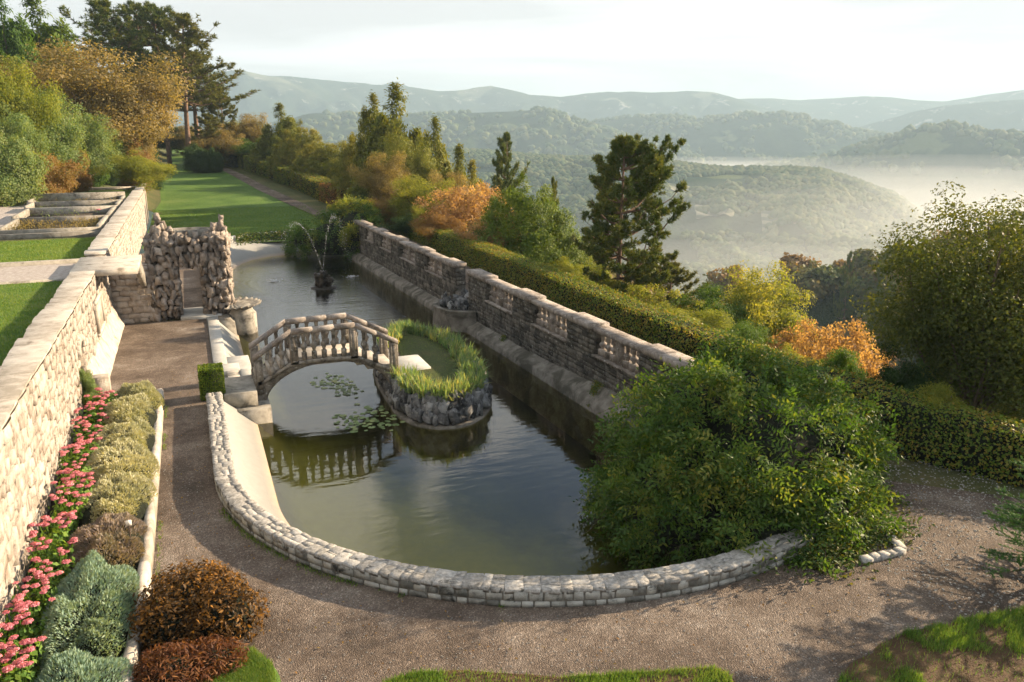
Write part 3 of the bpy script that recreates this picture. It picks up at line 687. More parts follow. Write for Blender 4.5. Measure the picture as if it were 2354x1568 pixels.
while s < LEN:
    w = rng.uniform(.16, .34); k = int(rng.integers(2, 4)); cuts = np.sort(np.r_[-.222, rng.uniform(-.12, .02, 1), rng.uniform(.04, .12, 1) if k > 2 else [], .222]).astype(float)
    for a_0, a_1 in zip(cuts[:-1], cuts[1:]):
        p, t, n = outn(s + w / 2); o = (a_0 + a_1) / 2; A = np.stack([np.r_[t, 0], np.r_[n, 0], (0, 0, 1)], 1)
        Ar = np.array(Matrix.Rotation(rng.uniform(-.16, .16), 3, 'Z')) @ A; items.append(((p[0] + n[0] * o, p[1] + n[1] * o, CT - .045), Ar, (w * rng.uniform(.94, 1.04), (a_1 - a_0) * 1.0, .085 + rng.uniform(0, .014))))
    s += w
SIDE = [it for it in items if it[0][2] < CT - .05]; TOP = [it for it in items if it[0][2] >= CT - .05]
lay(curb, SIDE, "curb_block", M['curb_stone'], .016, .03, 150)
lay(curb, TOP, "coping_slab", M['curb_top'], .022, .02, 150, name="coping_stone", rest="coping_stonework")
# far curb with its short stone teeth, behind the gate
fc = thing("far_pool_curb", "pale curved kerb with scored joints round the far end of the pool", "stone curb", (4, 60, 0))
m_ = [(x, y) for x, y in FAR_OUT if y > 50]
secs = [];
for i, (x, y) in enumerate(m_):
    q = np.array(m_[min(i + 1, len(m_) - 1)]) - np.array(m_[max(i - 1, 0)]); q = q / np.linalg.norm(q); n = np.array((-q[1], q[0]))
    secs.append([(x + n[0] * o, y + n[1] * o, z) for o, z in ((0, .1), (0, .55), (.02, .6), (.5, .6), (.52, .0), (.5, -.2))])
V, Fc = loft(secs, closed=True); obj("kerb", MB().add(V, Fc), M['concrete'], fc, tint=False)
items = []
for i in range(0, len(m_) - 1):
    p = (np.array(m_[i]) + np.array(m_[i + 1])) / 2; q = np.array(m_[i + 1]) - np.array(m_[i]); l = np.linalg.norm(q); q /= l
    items.append(((p[0], p[1], .33), np.stack([np.r_[q, 0], np.r_[(-q[1], q[0]), 0], (0, 0, 1)], 1), (l * .94, .12, .46)))
lay(fc, items, "kerb_block", M['curb_top'], .012, .05, 200)
# side curb north of the bridge
sc_ = thing("side_curb", "pale concrete strip edging the gravel between bridge and rock gate", "curb", (.5, 31, 0))
obj("kerb", MB().add(*bbox(.28, .74, 28.6, 36.3, -.3, .07)), M['concrete'], sc_, tint=False)
obj("kerb", MB().add(*bbox(.26, .72, 38.9, 50, -.3, .35)), M['concrete'], sc_, tint=False)

# ------------------------------------------------------------------ long parapet wall on the valley side
def wx(y): return 10.8 + (54.6 - y) * .0346
WT = np.array((-.0346, 1.0)); WT /= np.linalg.norm(WT)     # direction towards far
WN = np.array((-WT[1], WT[0]))                              # towards the pool
AX = np.stack([np.r_[WT, 0], np.r_[WN, 0], (0, 0, 1)], 1)
def wpt(y, o, z): return (wx(y) - o, y, z)                  # o: distance out from the face, towards the pool
def wslab(y0, y1, o0, o1, z0, z1): # block along the wall
    V, Fc = box(0, 1, 0, 1, z0, z1); V = V.copy()
    out = []
    for x, yy, z in V:
        y = y0 + (y1 - y0) * yy; o = o1 + (o0 - o1) * x; out.append(wpt(y, o, z))
    return np.array(out), Fc
bal_mb = MB()
def baluster_geo(h=.78, w=.15):
    mb = MB()
    mb.add(*bbox(-w / 2, w / 2, -w / 2, w / 2, 0, h * .30, .015))
    mb.add(*lathe([(.050, h * .29), (.045, h * .34), (.070, h * .42), (.105, h * .49), (.108, h * .55), (.08, h * .60), (.045, h * .64), (.055, h * .67), (.052, h * .70)], n=10))
    mb.add(*lathe([(.052, h * .69), (.06, h * .90), (.075, h * .95), (.075, h * 1.0)], n=8))
    return mb
BAL = mesh_data("baluster", baluster_geo(), M['bridge_stone'], tint=False)
BAL_W = mesh_data("baluster", baluster_geo(.72, .19), M['wall_coping'], tint=False)
for v in BAL_W.vertices: v.co.x *= 1.25; v.co.y *= 1.25
def parapet(name, label, ya, yb, opens, caps, seed):
    w = thing(name, label, "stone wall", (wx((ya + yb) / 2), (ya + yb) / 2, WZ))
    rng = np.random.default_rng(seed)
    mb = MB(); mb.add(*wslab(ya, yb, -.5, -.02, -1.3, .80))
    yy = sorted([ya] + [q for o in opens for q in o] + [yb])
    piers = [(yy[i], yy[i + 1]) for i in range(0, len(yy), 2)]
    for p in piers: mb.add(*wslab(p[0], p[1], -.5, -.02, .80, 1.62))
    obj("rubble_core", mb, M['dark_mortar'], w, tint=False)
    # lower face and piers
    it = []
    for (s, z, ww, h) in courses(ya, yb, -.45, .78, (.13, .24), (.18, .46), rng, .008):
        rt_ = AX @ np.array(Matrix.Rotation(rng.uniform(-.12, .12), 3, 'Y')); it.append((wpt(s, -.055, z), rt_, (ww * 1.05, .14 + rng.uniform(-.02, .02), h * 1.08)))
    for p in piers:
        for (s, z, ww, h) in courses(p[0], p[1], .80, 1.60, (.15, .22), (.25, .48), rng, .012):
            it.append((wpt(s, -.045, z), AX, (ww * 1.0, .15 + rng.uniform(-.012, .012), h * 1.02)))
        for ye, dr in ((p[0], -1), (p[1], 1)):
            for k in range(4): it.append((wpt(ye - dr * .05, -.26, .90 + k * .19), AX, (.14, .40, .18)))
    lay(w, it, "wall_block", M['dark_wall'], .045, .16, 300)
    for o in opens:
        obj("sill", MB().add(*wslab(o[0] - .04, o[1] + .04, -.40, .07, .78, .84)), M['wall_coping'], w, tint=False)
        y0, y1 = o; mid = (y0 + y1) / 2
        obj("post", MB().add(*wslab(mid - .13, mid + .13, -.38, -.06, .84, 1.62)), M['wall_coping'], w, tint=False)
        for sgn in (-1, 1):
            for k in range(3):
                d = .26 + (.5 + k) * ((y1 - y0) / 2 - .26) / 3 - .05
                p = wpt(mid + sgn * d, -.2, .84); inst("baluster", BAL_W, w, (p[0], p[1], p[2]), AX)
        # rail in stone lengths
        n = max(2, round((y1 - y0) / 1.3)); e = np.linspace(y0 - .05, y1 + .05, n + 1)
        for a, bb in zip(e[:-1], e[1:]): obj("coping_stone", MB().add(*wslab(a + .005, bb - .005, -.52, .05, 1.62 + .0, 1.76)), M['wall_coping'], w, tint=False)
    for (a, bb) in caps:
        n = max(1, round((bb - a) / 1.1)); e = np.linspace(a, bb, n + 1)
        for c, d in zip(e[:-1], e[1:]): obj("coping_stone", MB().add(*wslab(c + .004, d - .004, -.58, .11, 1.64, 1.84)), M['wall_coping'], w, tint=False)
    return w
w1 = parapet("balustrade_wall", "long dark stone wall with baluster openings between the round planter and the wisteria", 12.9, 33.95,
        [(14.8, 17.5), (19.7, 22.4), (24.3, 27.1), (29.0, 31.8)], [(12.9, 14.75), (17.55, 19.6), (22.45, 24.2), (27.15, 28.95), (31.85, 34.0)], 11)
w2 = parapet("balustrade_wall", "far dark stone wall with baluster openings, from the gap with the chain to the yellow creeper", 35.7, 56.4,
        [(37.6, 40.2), (42.1, 45.0), (47.0, 49.5), (51.2, 53.4)], [(35.7, 37.5), (40.3, 42.0), (45.1, 46.9), (49.6, 51.1), (53.5, 56.4)], 12)
obj("threshold", MB().add(*wslab(33.95, 35.7, -.6, .02, -1.3, .53)), M['dark_wall'], w2, tint=False)
# sloped foot of the wall
def ledge(y): return -.36 + .42 * float(1 - sstep(17, 29, y))
secs = []
for y in np.linspace(57.5, 12.6, 90):
    j = .03 * float(fbm(y * .9, 0, 0, 4))
    secs.append([wpt(y, o, z) for o, z in ((-.1, ledge(y) + .02), (.05, ledge(y) + j), (.10, ledge(y) - .02 + j), (.47, min(-.46, ledge(y) - .20) + .3 * j), (.50, min(-.50, ledge(y) - .25)), (.56, -.86), (.60, -2.1))])
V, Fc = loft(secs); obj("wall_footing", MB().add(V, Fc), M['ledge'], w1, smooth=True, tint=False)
# creeper tufts hanging on the wall foot are added with the ivy
# round planter (bastion)
bt = thing("round_planter", "rounded concrete planter bulging from the wall foot, topped with jagged rocks", "planter", (wx(34.6), 34.6, WZ))
secs = []
for a in np.radians(np.linspace(95, 265, 28)):
    cx0, cy0 = wx(34.6) + .1, 34.5
    pr = [(1.02, -2.0), (1.02, -.8), (.98, .05), (1.0, .10), (1.0, .14), (.86, .14), (.84, .0), (0, -.0)]
    secs.append([(cx0 + 1.55 * r * math.cos(a), cy0 + 1.75 * r * math.sin(a), z) for r, z in pr])
V, Fc = loft(secs); obj("shell_wall", MB().add(V, Fc), M['ledge'], bt, smooth=False, tint=False)
it = []
rng = np.random.default_rng(5)
for k in range(26):
    a = math.radians(rng.uniform(105, 255)); r = rng.uniform(.1, .9); s = rng.uniform(.14, .3)
    A = np.array(Matrix.Rotation(rng.uniform(0, 6), 3, 'Z') @ Matrix.Rotation(rng.uniform(-.4, .4), 3, 'X'))
    it.append(((cx0 + 1.35 * r * math.cos(a), cy0 + 1.55 * r * math.sin(a), .12 + s * .5 + (.35 if math.sin(a) > .3 else 0) * rng.random()), A, (s, s * .8, s * rng.uniform(1.2, 2.4))))
lay(bt, it, "jagged_rock", M['grey_rock'], .11, .3, 60, name="rock")
ch = thing("chain", "thin chain hung across the gap in the parapet wall", "chain", wpt(34.8, -.25, 1.2))
P = [wpt(33.95 + 1.75 * k / 14, -.25, 1.35 - .32 * math.sin(math.pi * k / 14)) for k in range(15)]
obj("links", MB().add(*tube(P, .018, 5)), M['dark_wall'], ch, tint=False)

# ------------------------------------------------------------------ terrace retaining wall
rw = thing("retaining_wall", "tall sunlit rubble retaining wall below the terrace lawn, nearest the flower bed", "stone wall", (-3.6, 20, 0))
rng = np.random.default_rng(21)
XF = -3.38
mb = MB(); mb.add(*box(-4.0, XF - .02, 6, 25.2, -.1, 3.0)); mb.add(*box(-4.0, XF - .02, 26.3, 35.6, -.1, 3.0)); mb.add(*box(-4.0, XF - .02, 25.2, 26.3, 2.0, 3.0)); mb.add(*box(-4.0, XF - .45, 25.2, 26.3, -.1, 2.0))
obj("rubble_core", mb, M['limestone_mortar'], rw, tint=False)
AY = np.stack([(0, 1, 0), (1, 0, 0), (0, 0, 1)], 1).astype(float)
it = []
nich = lambda s, z: 25.15 < s < 26.35 and z < 1.95
for (s, z, ww, h) in courses(9, 35.5, .1, 2.98, (.12, .30), (.15, .52), rng, .01, nich):
    rt_ = np.array(Matrix.Rotation(rng.uniform(-.22, .22), 3, 'X')) @ AY; it.append(((XF - .045, s, z + rng.uniform(-.05, .05)), rt_, (ww * rng.uniform(.9, 1.12), .14 + rng.uniform(-.03, .05), h * rng.uniform(.9, 1.2))))
lay(rw, it, "rubble", M['limestone'], .055, .12, 300, focus=(0, 12, 6))
e = np.arange(8.2, 32, .85)
it = []
for a in e: it.append(((-3.72, a + .42, 3.05), AY, (.83, .78 + rng.uniform(-.03, .03), .13)))
lay(rw, it, "coping_slab", M['coping_pale'], .016, .05, 60, name="coping_stone")
for yk in np.linspace(25.2, 26.3, 7):   # arch stones of the niche
    pass
nb = []
for k in range(9):
    a = math.pi * k / 8; nb.append(((XF + .0, 25.75 - .6 * math.cos(a), 1.75 + .3 * math.sin(a)), AY, (.2, .2, .2)))
lay(rw, nb, "arch_block", M['limestone'], .04, .2, 20, name="arch_stone")
# plaque
fr = obj("plaque", MB().add(*box(XF - .02, XF + .07, 30.2, 32.2, 1.15, 2.15)), M['coping_pale'], rw, tint=False)
for (a, b2, c, d) in ((30.1, 32.3, 2.15, 2.27), (30.1, 32.3, 1.03, 1.15), (30.1, 30.22, 1.15, 2.15), (32.18, 32.3, 1.15, 2.15)):
    obj("frame", MB().add(*box(XF, XF + .13, a, b2, c, d)), M['coping_pale'], fr, tint=False)
# sloping buttress at the foot
secs = [[(XF - .05, y, .95), (XF + .06, y, .85 + .08 * math.sin(y * 3)), (XF + .22, y, .45), (XF + .38, y, .1), (XF + .42, y, -.1), (XF - .05, y, -.1)] for y in np.linspace(26.4, 36.4, 40)]
V, Fc = loft(secs, closed=True); V[:, 0] += .03 * fbm(V[:, 1] * 2, V[:, 2] * 3, 0, 8); obj("buttress", MB().add(V, Fc), M['limestone'], rw, smooth=False, tint=False)
V, Fc = bbox(-3.35, -2.75, 25.95, 26.35, 0, .75); obj("buttress_end", MB().add(V, Fc), M['limestone'], rw, tint=False)
# far length
rf = thing("retaining_wall", "far rubble retaining wall between the terrace troughs and the lawn, with a broad pale coping", "stone wall", (-3.6, 58, 0))
mb = MB(); mb.add(*box(-4.02, XF - .02, 36.0, 73, -.1, 3.05)); mb.add(*box(-3.9, XF - .08, 73, 80.3, -.1, 3.1)); obj("rubble_core", mb, M['limestone_mortar'], rf, tint=False)
it = [((XF - .04, s, z), AY, (ww, .14 + rng.uniform(-.02, .05), h)) for (s, z, ww, h) in courses(36, 73, .1, 3.0, (.18, .3), (.25, .55), rng, .02)]
lay(rf, it, "rubble", M['limestone'], .075, .14, 300)
it = [((-3.72, a + .5, 3.10), AY, (.98, .80, .14)) for a in np.arange(36, 72.5, 1.0)]
lay(rf, it, "coping_slab", M['coping_pale'], .016, .05, 60, name="coping_stone")
obj("end_coping", MB().add(*bbox(-4.0, -3.36, 73, 80.4, 3.1, 3.25)), M['coping_pale'], rf, tint=False)
obj("return_coping", MB().add(*bbox(-9.2, -4.0, 80.0, 80.4, 2.7, 3.02)), M['coping_pale'], rf, tint=False)
# landing slab jutting from the terrace
ls = thing("landing_slab", "pale stone slab jutting out from the terrace wall beside the rock gate", "stone slab", (-2.9, 33.2, 2.85))
V, Fc = bbox(-4.15, -1.95, 31.7, 35.25, 2.90, 3.12); V[V[:, 0] > -2.1, 1] += np.where(V[V[:, 0] > -2.1, 1] < 33, .0, -.1); obj("slab", MB().add(V, Fc), M['coping_pale'], ls, tint=False)
V, Fc = loft([[(-2.0, 33.6, 2.88), (-2.0, 35.2, 2.88), (-1.95, 36.7, 1.9), (-1.95, 36.5, 1.5)], [(-2.2, 33.6, 2.88), (-2.2, 35.2, 2.88), (-2.15, 36.7, 1.9), (-2.15, 36.5, 1.5)]], closed=True); obj("brace", MB().add(V, Fc), M['old_concrete'], ls, tint=False)
tk = obj("terrace_kerb", MB().add(*bbox(-14, -4.05, 35.75, 35.98, 2.5, 2.98)), M['old_concrete'], tint=False); props(tk, "weathered kerb between the terrace path and the grass beyond it", "kerb")
tk = obj("terrace_kerb", MB().add(*bbox(-14, -4.15, 31.75, 31.93, 2.5, 2.87)), M['old_concrete'], tint=False); props(tk, "thin kerb between the terrace path and the nearest terrace lawn", "kerb")

# ------------------------------------------------------------------ terrace troughs
def quad(pts, z): return [at(u, v, z) for u, v in pts]
TZ = 3.22
boxes = [("nearest low concrete trough on the terrace, filled with dry yellow plants", [(10, 523), (257, 517), (262, 494), (28, 501)]),
         ("second concrete trough from the front, with one pink flower in it", [(34, 497), (263, 492), (271, 471), (52, 481)]),
         ("third concrete trough from the front, narrow and bare", [(66, 473), (275, 469), (279, 460), (68, 463)]),
         ("farthest concrete trough on the terrace, with the tall plain back wall", [(84, 459), (281, 458), (285, 443), (83, 444)])]
TROUGH_IN = []
for i, (lab, q) in enumerate(boxes):
    P = quad(q, TZ); x0 = max(-11.2, min(P[0][0], P[3][0])); x1 = -4.35; y0 = (P[0][1] + P[1][1]) / 2; y1 = max(y0 + 1.7, (P[2][1] + P[3][1]) / 2)
    x0 = (P[0][0] + P[3][0]) / 2
    if i == 3: y1 = y0 + 3.2
    t_ = thing("stone_trough", lab, "planter", ((x0 + x1) / 2, (y0 + y1) / 2, 2.7), "concrete troughs set out along the terrace")
    for (a, b2, c, d, zt) in ((x0, x1, y0, y0 + .15, TZ - .12), (x0, x1, y1 - .15, y1, TZ + (.25 if i == 3 else 0)), (x0, x0 + .15, y0 + .15, y1 - .15, TZ), (x1 - .2, x1, y0 + .15, y1 - .15, TZ)):
        obj("side_wall", MB().add(*bbox(a, b2, c, d, 2.6, zt)), M['old_concrete'], t_, tint=False)
    obj("soil", MB().add(*box(x0 + .15, x1 - .2, y0 + .15, y1 - .15, 2.6, 2.80)), M['soil'], t_, tint=False)
    TROUGH_IN.append((x0 + .2, x1 - .25, y0 + .2, y1 - .2))
print("troughs", TROUGH_IN)
tk = obj("terrace_kerb", MB().add(*bbox(-9.4, -4.1, TROUGH_IN[0][2] - .75, TROUGH_IN[0][2] - .5, 2.5, 2.95)), M['old_concrete'], tint=False); props(tk, "low kerb just in front of the nearest terrace trough", "kerb")

# ------------------------------------------------------------------ grotto gate
gt = thing("rock_gate", "grotto-like gateway of rough tufa rocks with two jagged peaks", "rock gate", (-.1, 37.4, 0))
gx0, gx1, gy0, gy1 = -1.85, 1.35, 36.75, 38.3
mb = MB(); mb.add(*box(gx0 + .1, -.78, gy0 + .1, gy1, -.1, 3.3)); mb.add(*box(.33, gx1 - .1, gy0 + .1, gy1, -1, 3.3)); mb.add(*box(-.78, .33, gy0 + .1, gy1, 2.45, 3.3))
obj("rubble_core", mb, M['tufa_dark'], gt, tint=False)
obj("passage_floor", MB().add(*bbox(-.78, .9, 36.35, 38.4, -.1, .13)), M['concrete'], gt, tint=False)
it = []; rng = np.random.default_rng(31)
def tuf(c, s, tilt=.3, yaw=0):
    A = np.array(Matrix.Rotation(yaw + rng.uniform(-.3, .3), 3, 'Z') @ Matrix.Rotation(rng.uniform(-tilt, tilt), 3, 'Y') @ Matrix.Rotation(rng.uniform(-tilt, tilt), 3, 'X')); it.append((c, A, s))
for (s, z, ww, h) in courses(gx0, gx1, 0, 3.45, (.20, .38), (.13, .34), rng, .0):
    top = 2.38 + .1 * math.cos((s + .2) * 2.5)
    if -.76 < s < .31 and z < top: continue
    xx = s + rng.uniform(-.03, .03)
    tuf((xx, gy0 + .04 + rng.uniform(-.09, .06), z + rng.uniform(-.1, .1)), (ww * rng.uniform(.75, 1.15), rng.uniform(.2, .42), h * rng.uniform(.85, 1.45)), .38)
for (s, z, ww, h) in courses(gy0, gy1, -.5, 3.4, (.24, .4), (.2, .4), rng, 0):
    tuf((gx1 - .05 + rng.uniform(-.05, .06), s, z), (rng.uniform(.2, .36), ww * 1.05, h * 1.1), .22)
    if z > 1: tuf((gx0 + .08, s, z), (rng.uniform(.2, .3), ww * 1.05, h * 1.1), .2)
for sx in (-.78, .33):
    for (s, z, ww, h) in courses(gy0 + .1, gy1, .1, 2.4, (.2, .36), (.25, .4), rng, 0): tuf((sx - .02 * np.sign(sx), s, z), (.16, ww, h * 1.05), .2)
for s in np.linspace(-.72, .28, 6): tuf((s, gy0 + .05, 2.42), (.17, .3, rng.uniform(.22, .45)), .15)
# peaks
def spire(cx0, cy0, z0, H, r):
    n = int(H / .11)
    for k in range(n):
        q = k / n; rr = r * (1 - q) ** .8
        for j in range(max(1, int(5 * (1 - q)))):
            a = rng.uniform(0, 6.28); s = rng.uniform(.16, .3) * (1 - .35 * q)
            tuf((cx0 + rr * math.cos(a), cy0 + rr * math.sin(a), z0 + q * H), (s, s, s * rng.uniform(1.3, 2.1)), .3)
spire(-1.28, 37.1, 3.3, 1.25, .36); spire(-.85, 37.15, 3.2, .75, .22); spire(-1.6, 37.2, 3.2, .6, .22)
spire(.95, 37.1, 3.2, .85, .38); spire(1.25, 37.3, 3.2, 1.15, .16); spire(.62, 37.1, 3.2, .5, .2); spire(1.0, 38.0, 3.2, .8, .25)
for k in range(26):
    s = rng.uniform(-1.6, 1.2); tuf((s, rng.uniform(36.8, 37.1), 3.35 + rng.uniform(0, .25)), (.2, .22, rng.uniform(.2, .45)), .3)
for k in range(12): tuf((rng.uniform(-1.6, 1.3), 38.3, 3.35 + rng.uniform(0, .2)), (.2, .22, rng.uniform(.2, .4)), .3)
front = [i for i in it if i[0][1] < 36.95]; other = [i for i in it if i[0][1] >= 36.95]
lay(gt, front + other, "tufa", M['tufa'], .115, .26, 300, name="rock", rest="rockwork")
secs = []
for a in np.linspace(0, 2 * math.pi, 33)[:-1]:
    c, s = math.cos(a), math.sin(a); secs.append([(-.15 + 1.05 * c, 37.75 + .62 * s, 3.3), (-.15 + 1.05 * c, 37.75 + .62 * s, 3.78), (-.15 + .95 * c, 37.75 + .53 * s, 3.78), (-.15 + .95 * c, 37.75 + .53 * s, 3.4), (-.15, 37.75, 3.38)])
secs.append(secs[0]); V, Fc = loft(secs); obj("oval_rim", MB().add(V, Fc), M['old_concrete'], gt, tint=False)
# wall between the terrace wall and the gate
lw = thing("link_wall", "short weathered wall under the landing slab, joining the terrace wall to the rock gate", "stone wall", (-2.5, 36.8, 0))
obj("rubble_core", MB().add(*box(-3.4, -1.7, 36.72, 37.2, -.1, 2.5)), M['limestone_mortar'], lw, tint=False)
AXX = np.eye(3)
it = [((s, 36.71, z), np.stack([(1, 0, 0), (0, -1, 0), (0, 0, 1)], 1), (ww * 1.0, .12 + rng.uniform(-.02, .05), h)) for (s, z, ww, h) in courses(-3.35, -1.75, 0, 2.5, (.2, .3), (.22, .5), rng, .02)]
lay(lw, it, "rubble", M['limestone'], .06, .25, 80)
# giant shell basin on a round plinth
sh = thing("shell_basin", "large grey scallop shell basin beside the rock gate over the water", "shell basin", (2.0, 37.0, WZ))
secs = []; NS = 49
for j in range(9):
    q = j / 8; row = []
    for k in range(NS):
        a = math.radians(-105 + 190 * k / (NS - 1)); rip = math.cos(k * math.pi / 1.5) if False else math.cos((k / (NS - 1)) * math.pi * 2 * 13)
        R = 1.25 * q * (1 + .045 * rip * q); row.append((1.35 + R * math.cos(a), 37.0 + R * .95 * math.sin(a), .42 + .10 * q * q + .035 * rip * q + .05 * math.sin(q * 6)))
    secs.append(row)
V, Fc = loft(secs); V2 = V.copy(); V2[:, 2] -= .07 ; n0 = len(V)
rim = [(NS * 8 + k, NS * 8 + k + 1, n0 + NS * 8 + k + 1, n0 + NS * 8 + k) for k in range(NS - 1)]
obj("shell", MB().add(np.r_[V, V2], list(Fc) + [tuple(i + n0 for i in f)[::-1] for f in Fc] + rim), M['old_concrete'], sh, smooth=True, tint=False)
obj("plinth", MB().add(*lathe([(.62, -1.6), (.62, .05), (.5, .2), (.4, .44)], (1.75, 36.7, 0), 22)), M['old_concrete'], sh, smooth=True, tint=False)
V, Fc = loft([[(.75, 35.6, .1), (1.35, 35.7, -.25), (1.6, 35.8, -1.5), (.75, 35.6, -1.5)], [(.75, 36.7, .1), (1.5, 36.7, .1), (1.6, 36.7, -1.5), (.75, 36.7, -1.5)]], closed=True); obj("plinth_step", MB().add(V, Fc), M['old_concrete'], sh, tint=False)

# ------------------------------------------------------------------ bridge
br = thing("arched_bridge", "small arched stone footbridge with balustrades, crossing to the island", "bridge", (3.7, 25.9, WZ))
BY0, BY1 = 25.15, 26.75
arc = [(5.78, -1.6), (5.74, -.55)]
for a in np.radians(np.linspace(4, 176, 30)): arc.append((3.72 + 2.02 * math.cos(a), -.52 + 1.24 * math.sin(a)))
arc += [(1.69, -.55), (1.69, -.8)]
top = [(1.40, -.8), (1.40, .28), (1.62, .28), (2.55, .80), (3.6, .86), (4.65, .80), (5.75, .26), (6.05, .22), (6.05, -1.6)]
def zint(P, x): P = sorted(P); return float(np.interp(x, [p[0] for p in P], [p[1] for p in P]))
xs_ = np.linspace(1.40, 6.05, 70)
def zl(x):
    if x < 1.70 or x > 5.73: return -1.4
    q = (x - 3.72) / 2.03; return -.52 + 1.24 * math.sqrt(max(0, 1 - q * q))
topl = top[1:-1]
xs_ = np.sort(np.r_[np.linspace(1.40, 6.05, 60), 1.699, 1.701, 5.729, 5.731])
secs = [[(x, BY0, zl(x)), (x, BY0, zint(topl, x)), (x, BY1, zint(topl, x)), (x, BY1, zl(x))] for x in xs_]
V, Fc = loft(secs, closed=True); obj("arch", MB().add(V, Fc), M['bridge_stone'], br, tint=False)
for yb_ in (BY0 - .04, BY1 - .16):
    secs = [[(x, yb_, zint(topl, x) - .09), (x, yb_, zint(topl, x) + .03), (x, yb_ + .2, zint(topl, x) + .03), (x, yb_ + .2, zint(topl, x) - .09)] for x in np.linspace(1.5, 6.0, 24)]
    V, Fc = loft(secs, closed=True); obj("plinth_band", MB().add(V, Fc), M['bridge_stone'], br, tint=False)
for k, (a, b2, zt) in enumerate(((1.45, 1.85, .42), (1.85, 2.2, .60), (2.2, 2.55, .76), (2.55, 4.65, .93), (4.65, 5.0, .76), (5.0, 5.4, .58), (5.4, 5.85, .40))):
    obj("tread", MB().add(*bbox(a, b2, BY0 + .17, BY1 - .17, zt - .3, zt, .01)), M['coping_pale'], br, tint=False)
railp = [(1.40, 1.12), (2.60, 1.86), (4.62, 1.90), (6.02, 1.20)]
def post(x, y, z0, z1, w=.24):
    p = obj("post", MB().add(*box(x - w / 2, x + w / 2, y - .10, y + .10, z0, z1)), M['bridge_stone'], br, tint=False)
    for sy in (-1, 1):
        yf = y + sy * .10
        for (a, b2, c, d) in ((-w / 2 + .02, -w / 2 + .05, z0 + .08, z1 - .05), (w / 2 - .05, w / 2 - .02, z0 + .08, z1 - .05), (-w / 2 + .05, w / 2 - .05, z1 - .08, z1 - .05), (-w / 2 + .05, w / 2 - .05, z0 + .08, z0 + .11)):
            obj("moulding", MB().add(*box(x + a, x + b2, min(yf, yf + sy * .018), max(yf, yf + sy * .018), c, d)), M['bridge_stone'], p, tint=False)
for yy in (BY0 + .06, BY1 - .06):
    for (p0, p1) in zip(railp[:-1], railp[1:]):
        n = 2 if p1[0] - p0[0] < 1.6 else 3
        for k in range(n):
            a = [p0[i] + (p1[i] - p0[i]) * k / n for i in (0, 1)]; b2 = [p0[i] + (p1[i] - p0[i]) * (k + 1) / n for i in (0, 1)]
            pr = [(-.13, -.05), (-.10, -.13), (.10, -.13), (.13, -.05), (.13, .0), (.09, .035), (-.09, .035), (-.13, .0)]
            V, Fc = loft([[(q[0], yy + py, q[1] + pz) for py, pz in pr] for q in (a, b2)], closed=True); obj("handrail", MB().add(V, Fc), M['wall_coping'], br, tint=False)
    for x in (1.55, 2.66, 4.56, 5.88): post(x, yy, zint(topl, x) - (.35 if x < 1.6 or x > 5.8 else .05), zint(railp, x) - .12, .26 if x < 2 or x > 5 else .24)
    xb = [1.95, 2.28] + list(np.linspace(2.98, 4.24, 5)) + [4.90, 5.26]
    for x in xb:
        z0 = zint(topl, x) + .02; z1 = zint(railp, x) - .12; sc1 = (z1 - z0) / .78
        inst("baluster", BAL, br, (x, yy, z0), np.eye(3), (1, 1, sc1))
# landing blocks at both ends
la = thing("bridge_landing", "pale stepped stone landing at the gravel end of the bridge", "landing", (1, 25.6, WZ))
obj("top_block", MB().add(*bbox(.45, 1.42, 24.65, 26.45, -.3, .17)), M['old_concrete'], la, tint=False)
obj("pier_block", MB().add(*bbox(.45, 1.78, 24.35, 27.0, -1.6, -.32)), M['old_concrete'], la, tint=False)
obj("platform", MB().add(*bbox(.74, 1.5, 26.75, 29.6, -1.0, .02)), M['concrete'], la, tint=False)
obj("platform_edge", MB().add(*bbox(1.1, 1.42, 26.46, 27.6, -.2, .09)), M['concrete'], la, tint=False)
obj("platform_edge", MB().add(*bbox(.30, 1.1, 27.6, 28.58, -.2, .06)), M['concrete'], la, tint=False)
for k in range(4): obj("paving_stone", MB().add(*bbox(.66, 1.07, 26.5 + k * .28, 26.75 + k * .28, -.05, .05 + .012 * (k % 2))), M['coping_pale' if k % 2 else 'old_concrete'], la, tint=False)
ib = obj("island_landing", MB().add(*bbox(6.05, 7.15, 25.2, 26.85, -.6, .17)), M['concrete'], tint=False); props(ib, "pale square stone block on the island at the foot of the bridge", "landing")

# ------------------------------------------------------------------ island
isl = [(5.5, 24.6), (5.5, 23.4), (5.8, 22.4), (6.4, 21.8), (7.2, 21.75), (8.0, 22.3), (8.7, 23.4), (9.1, 24.8), (9.35, 26.6), (9.35, 28.4), (9.0, 30.0), (8.3, 31.2), (7.4, 31.4), (6.6, 30.6), (6.0, 29.2), (5.7, 27.6), (5.55, 26.0)]
isl = np.array(isl); n_ = len(isl)
def smooth_loop(P, k=6):
    out = []
    n = len(P)
    for i in range(n):
        p0, p1, p2, p3 = P[(i - 1) % n], P[i], P[(i + 1) % n], P[(i + 2) % n]
        for j in range(k):
            t = j / k; out.append(.5 * ((2 * p1) + (-p0 + p2) * t + (2 * p0 - 5 * p1 + 4 * p2 - p3) * t * t + (-p0 + 3 * p1 - 3 * p2 + p3) * t ** 3))
    return np.array(out)
IL = smooth_loop(isl); IC = IL.mean(0)
def inset(P, d):
    Tn = np.roll(P, -1, 0) - np.roll(P, 1, 0); Tn /= np.linalg.norm(Tn, axis=1, keepdims=True); Nn = np.stack([Tn[:, 1], -Tn[:, 0]], 1)
    s = np.sign(np.sum(Nn * (P - IC), 1, keepdims=True)); return P - Nn * s * d, Nn * s, Tn
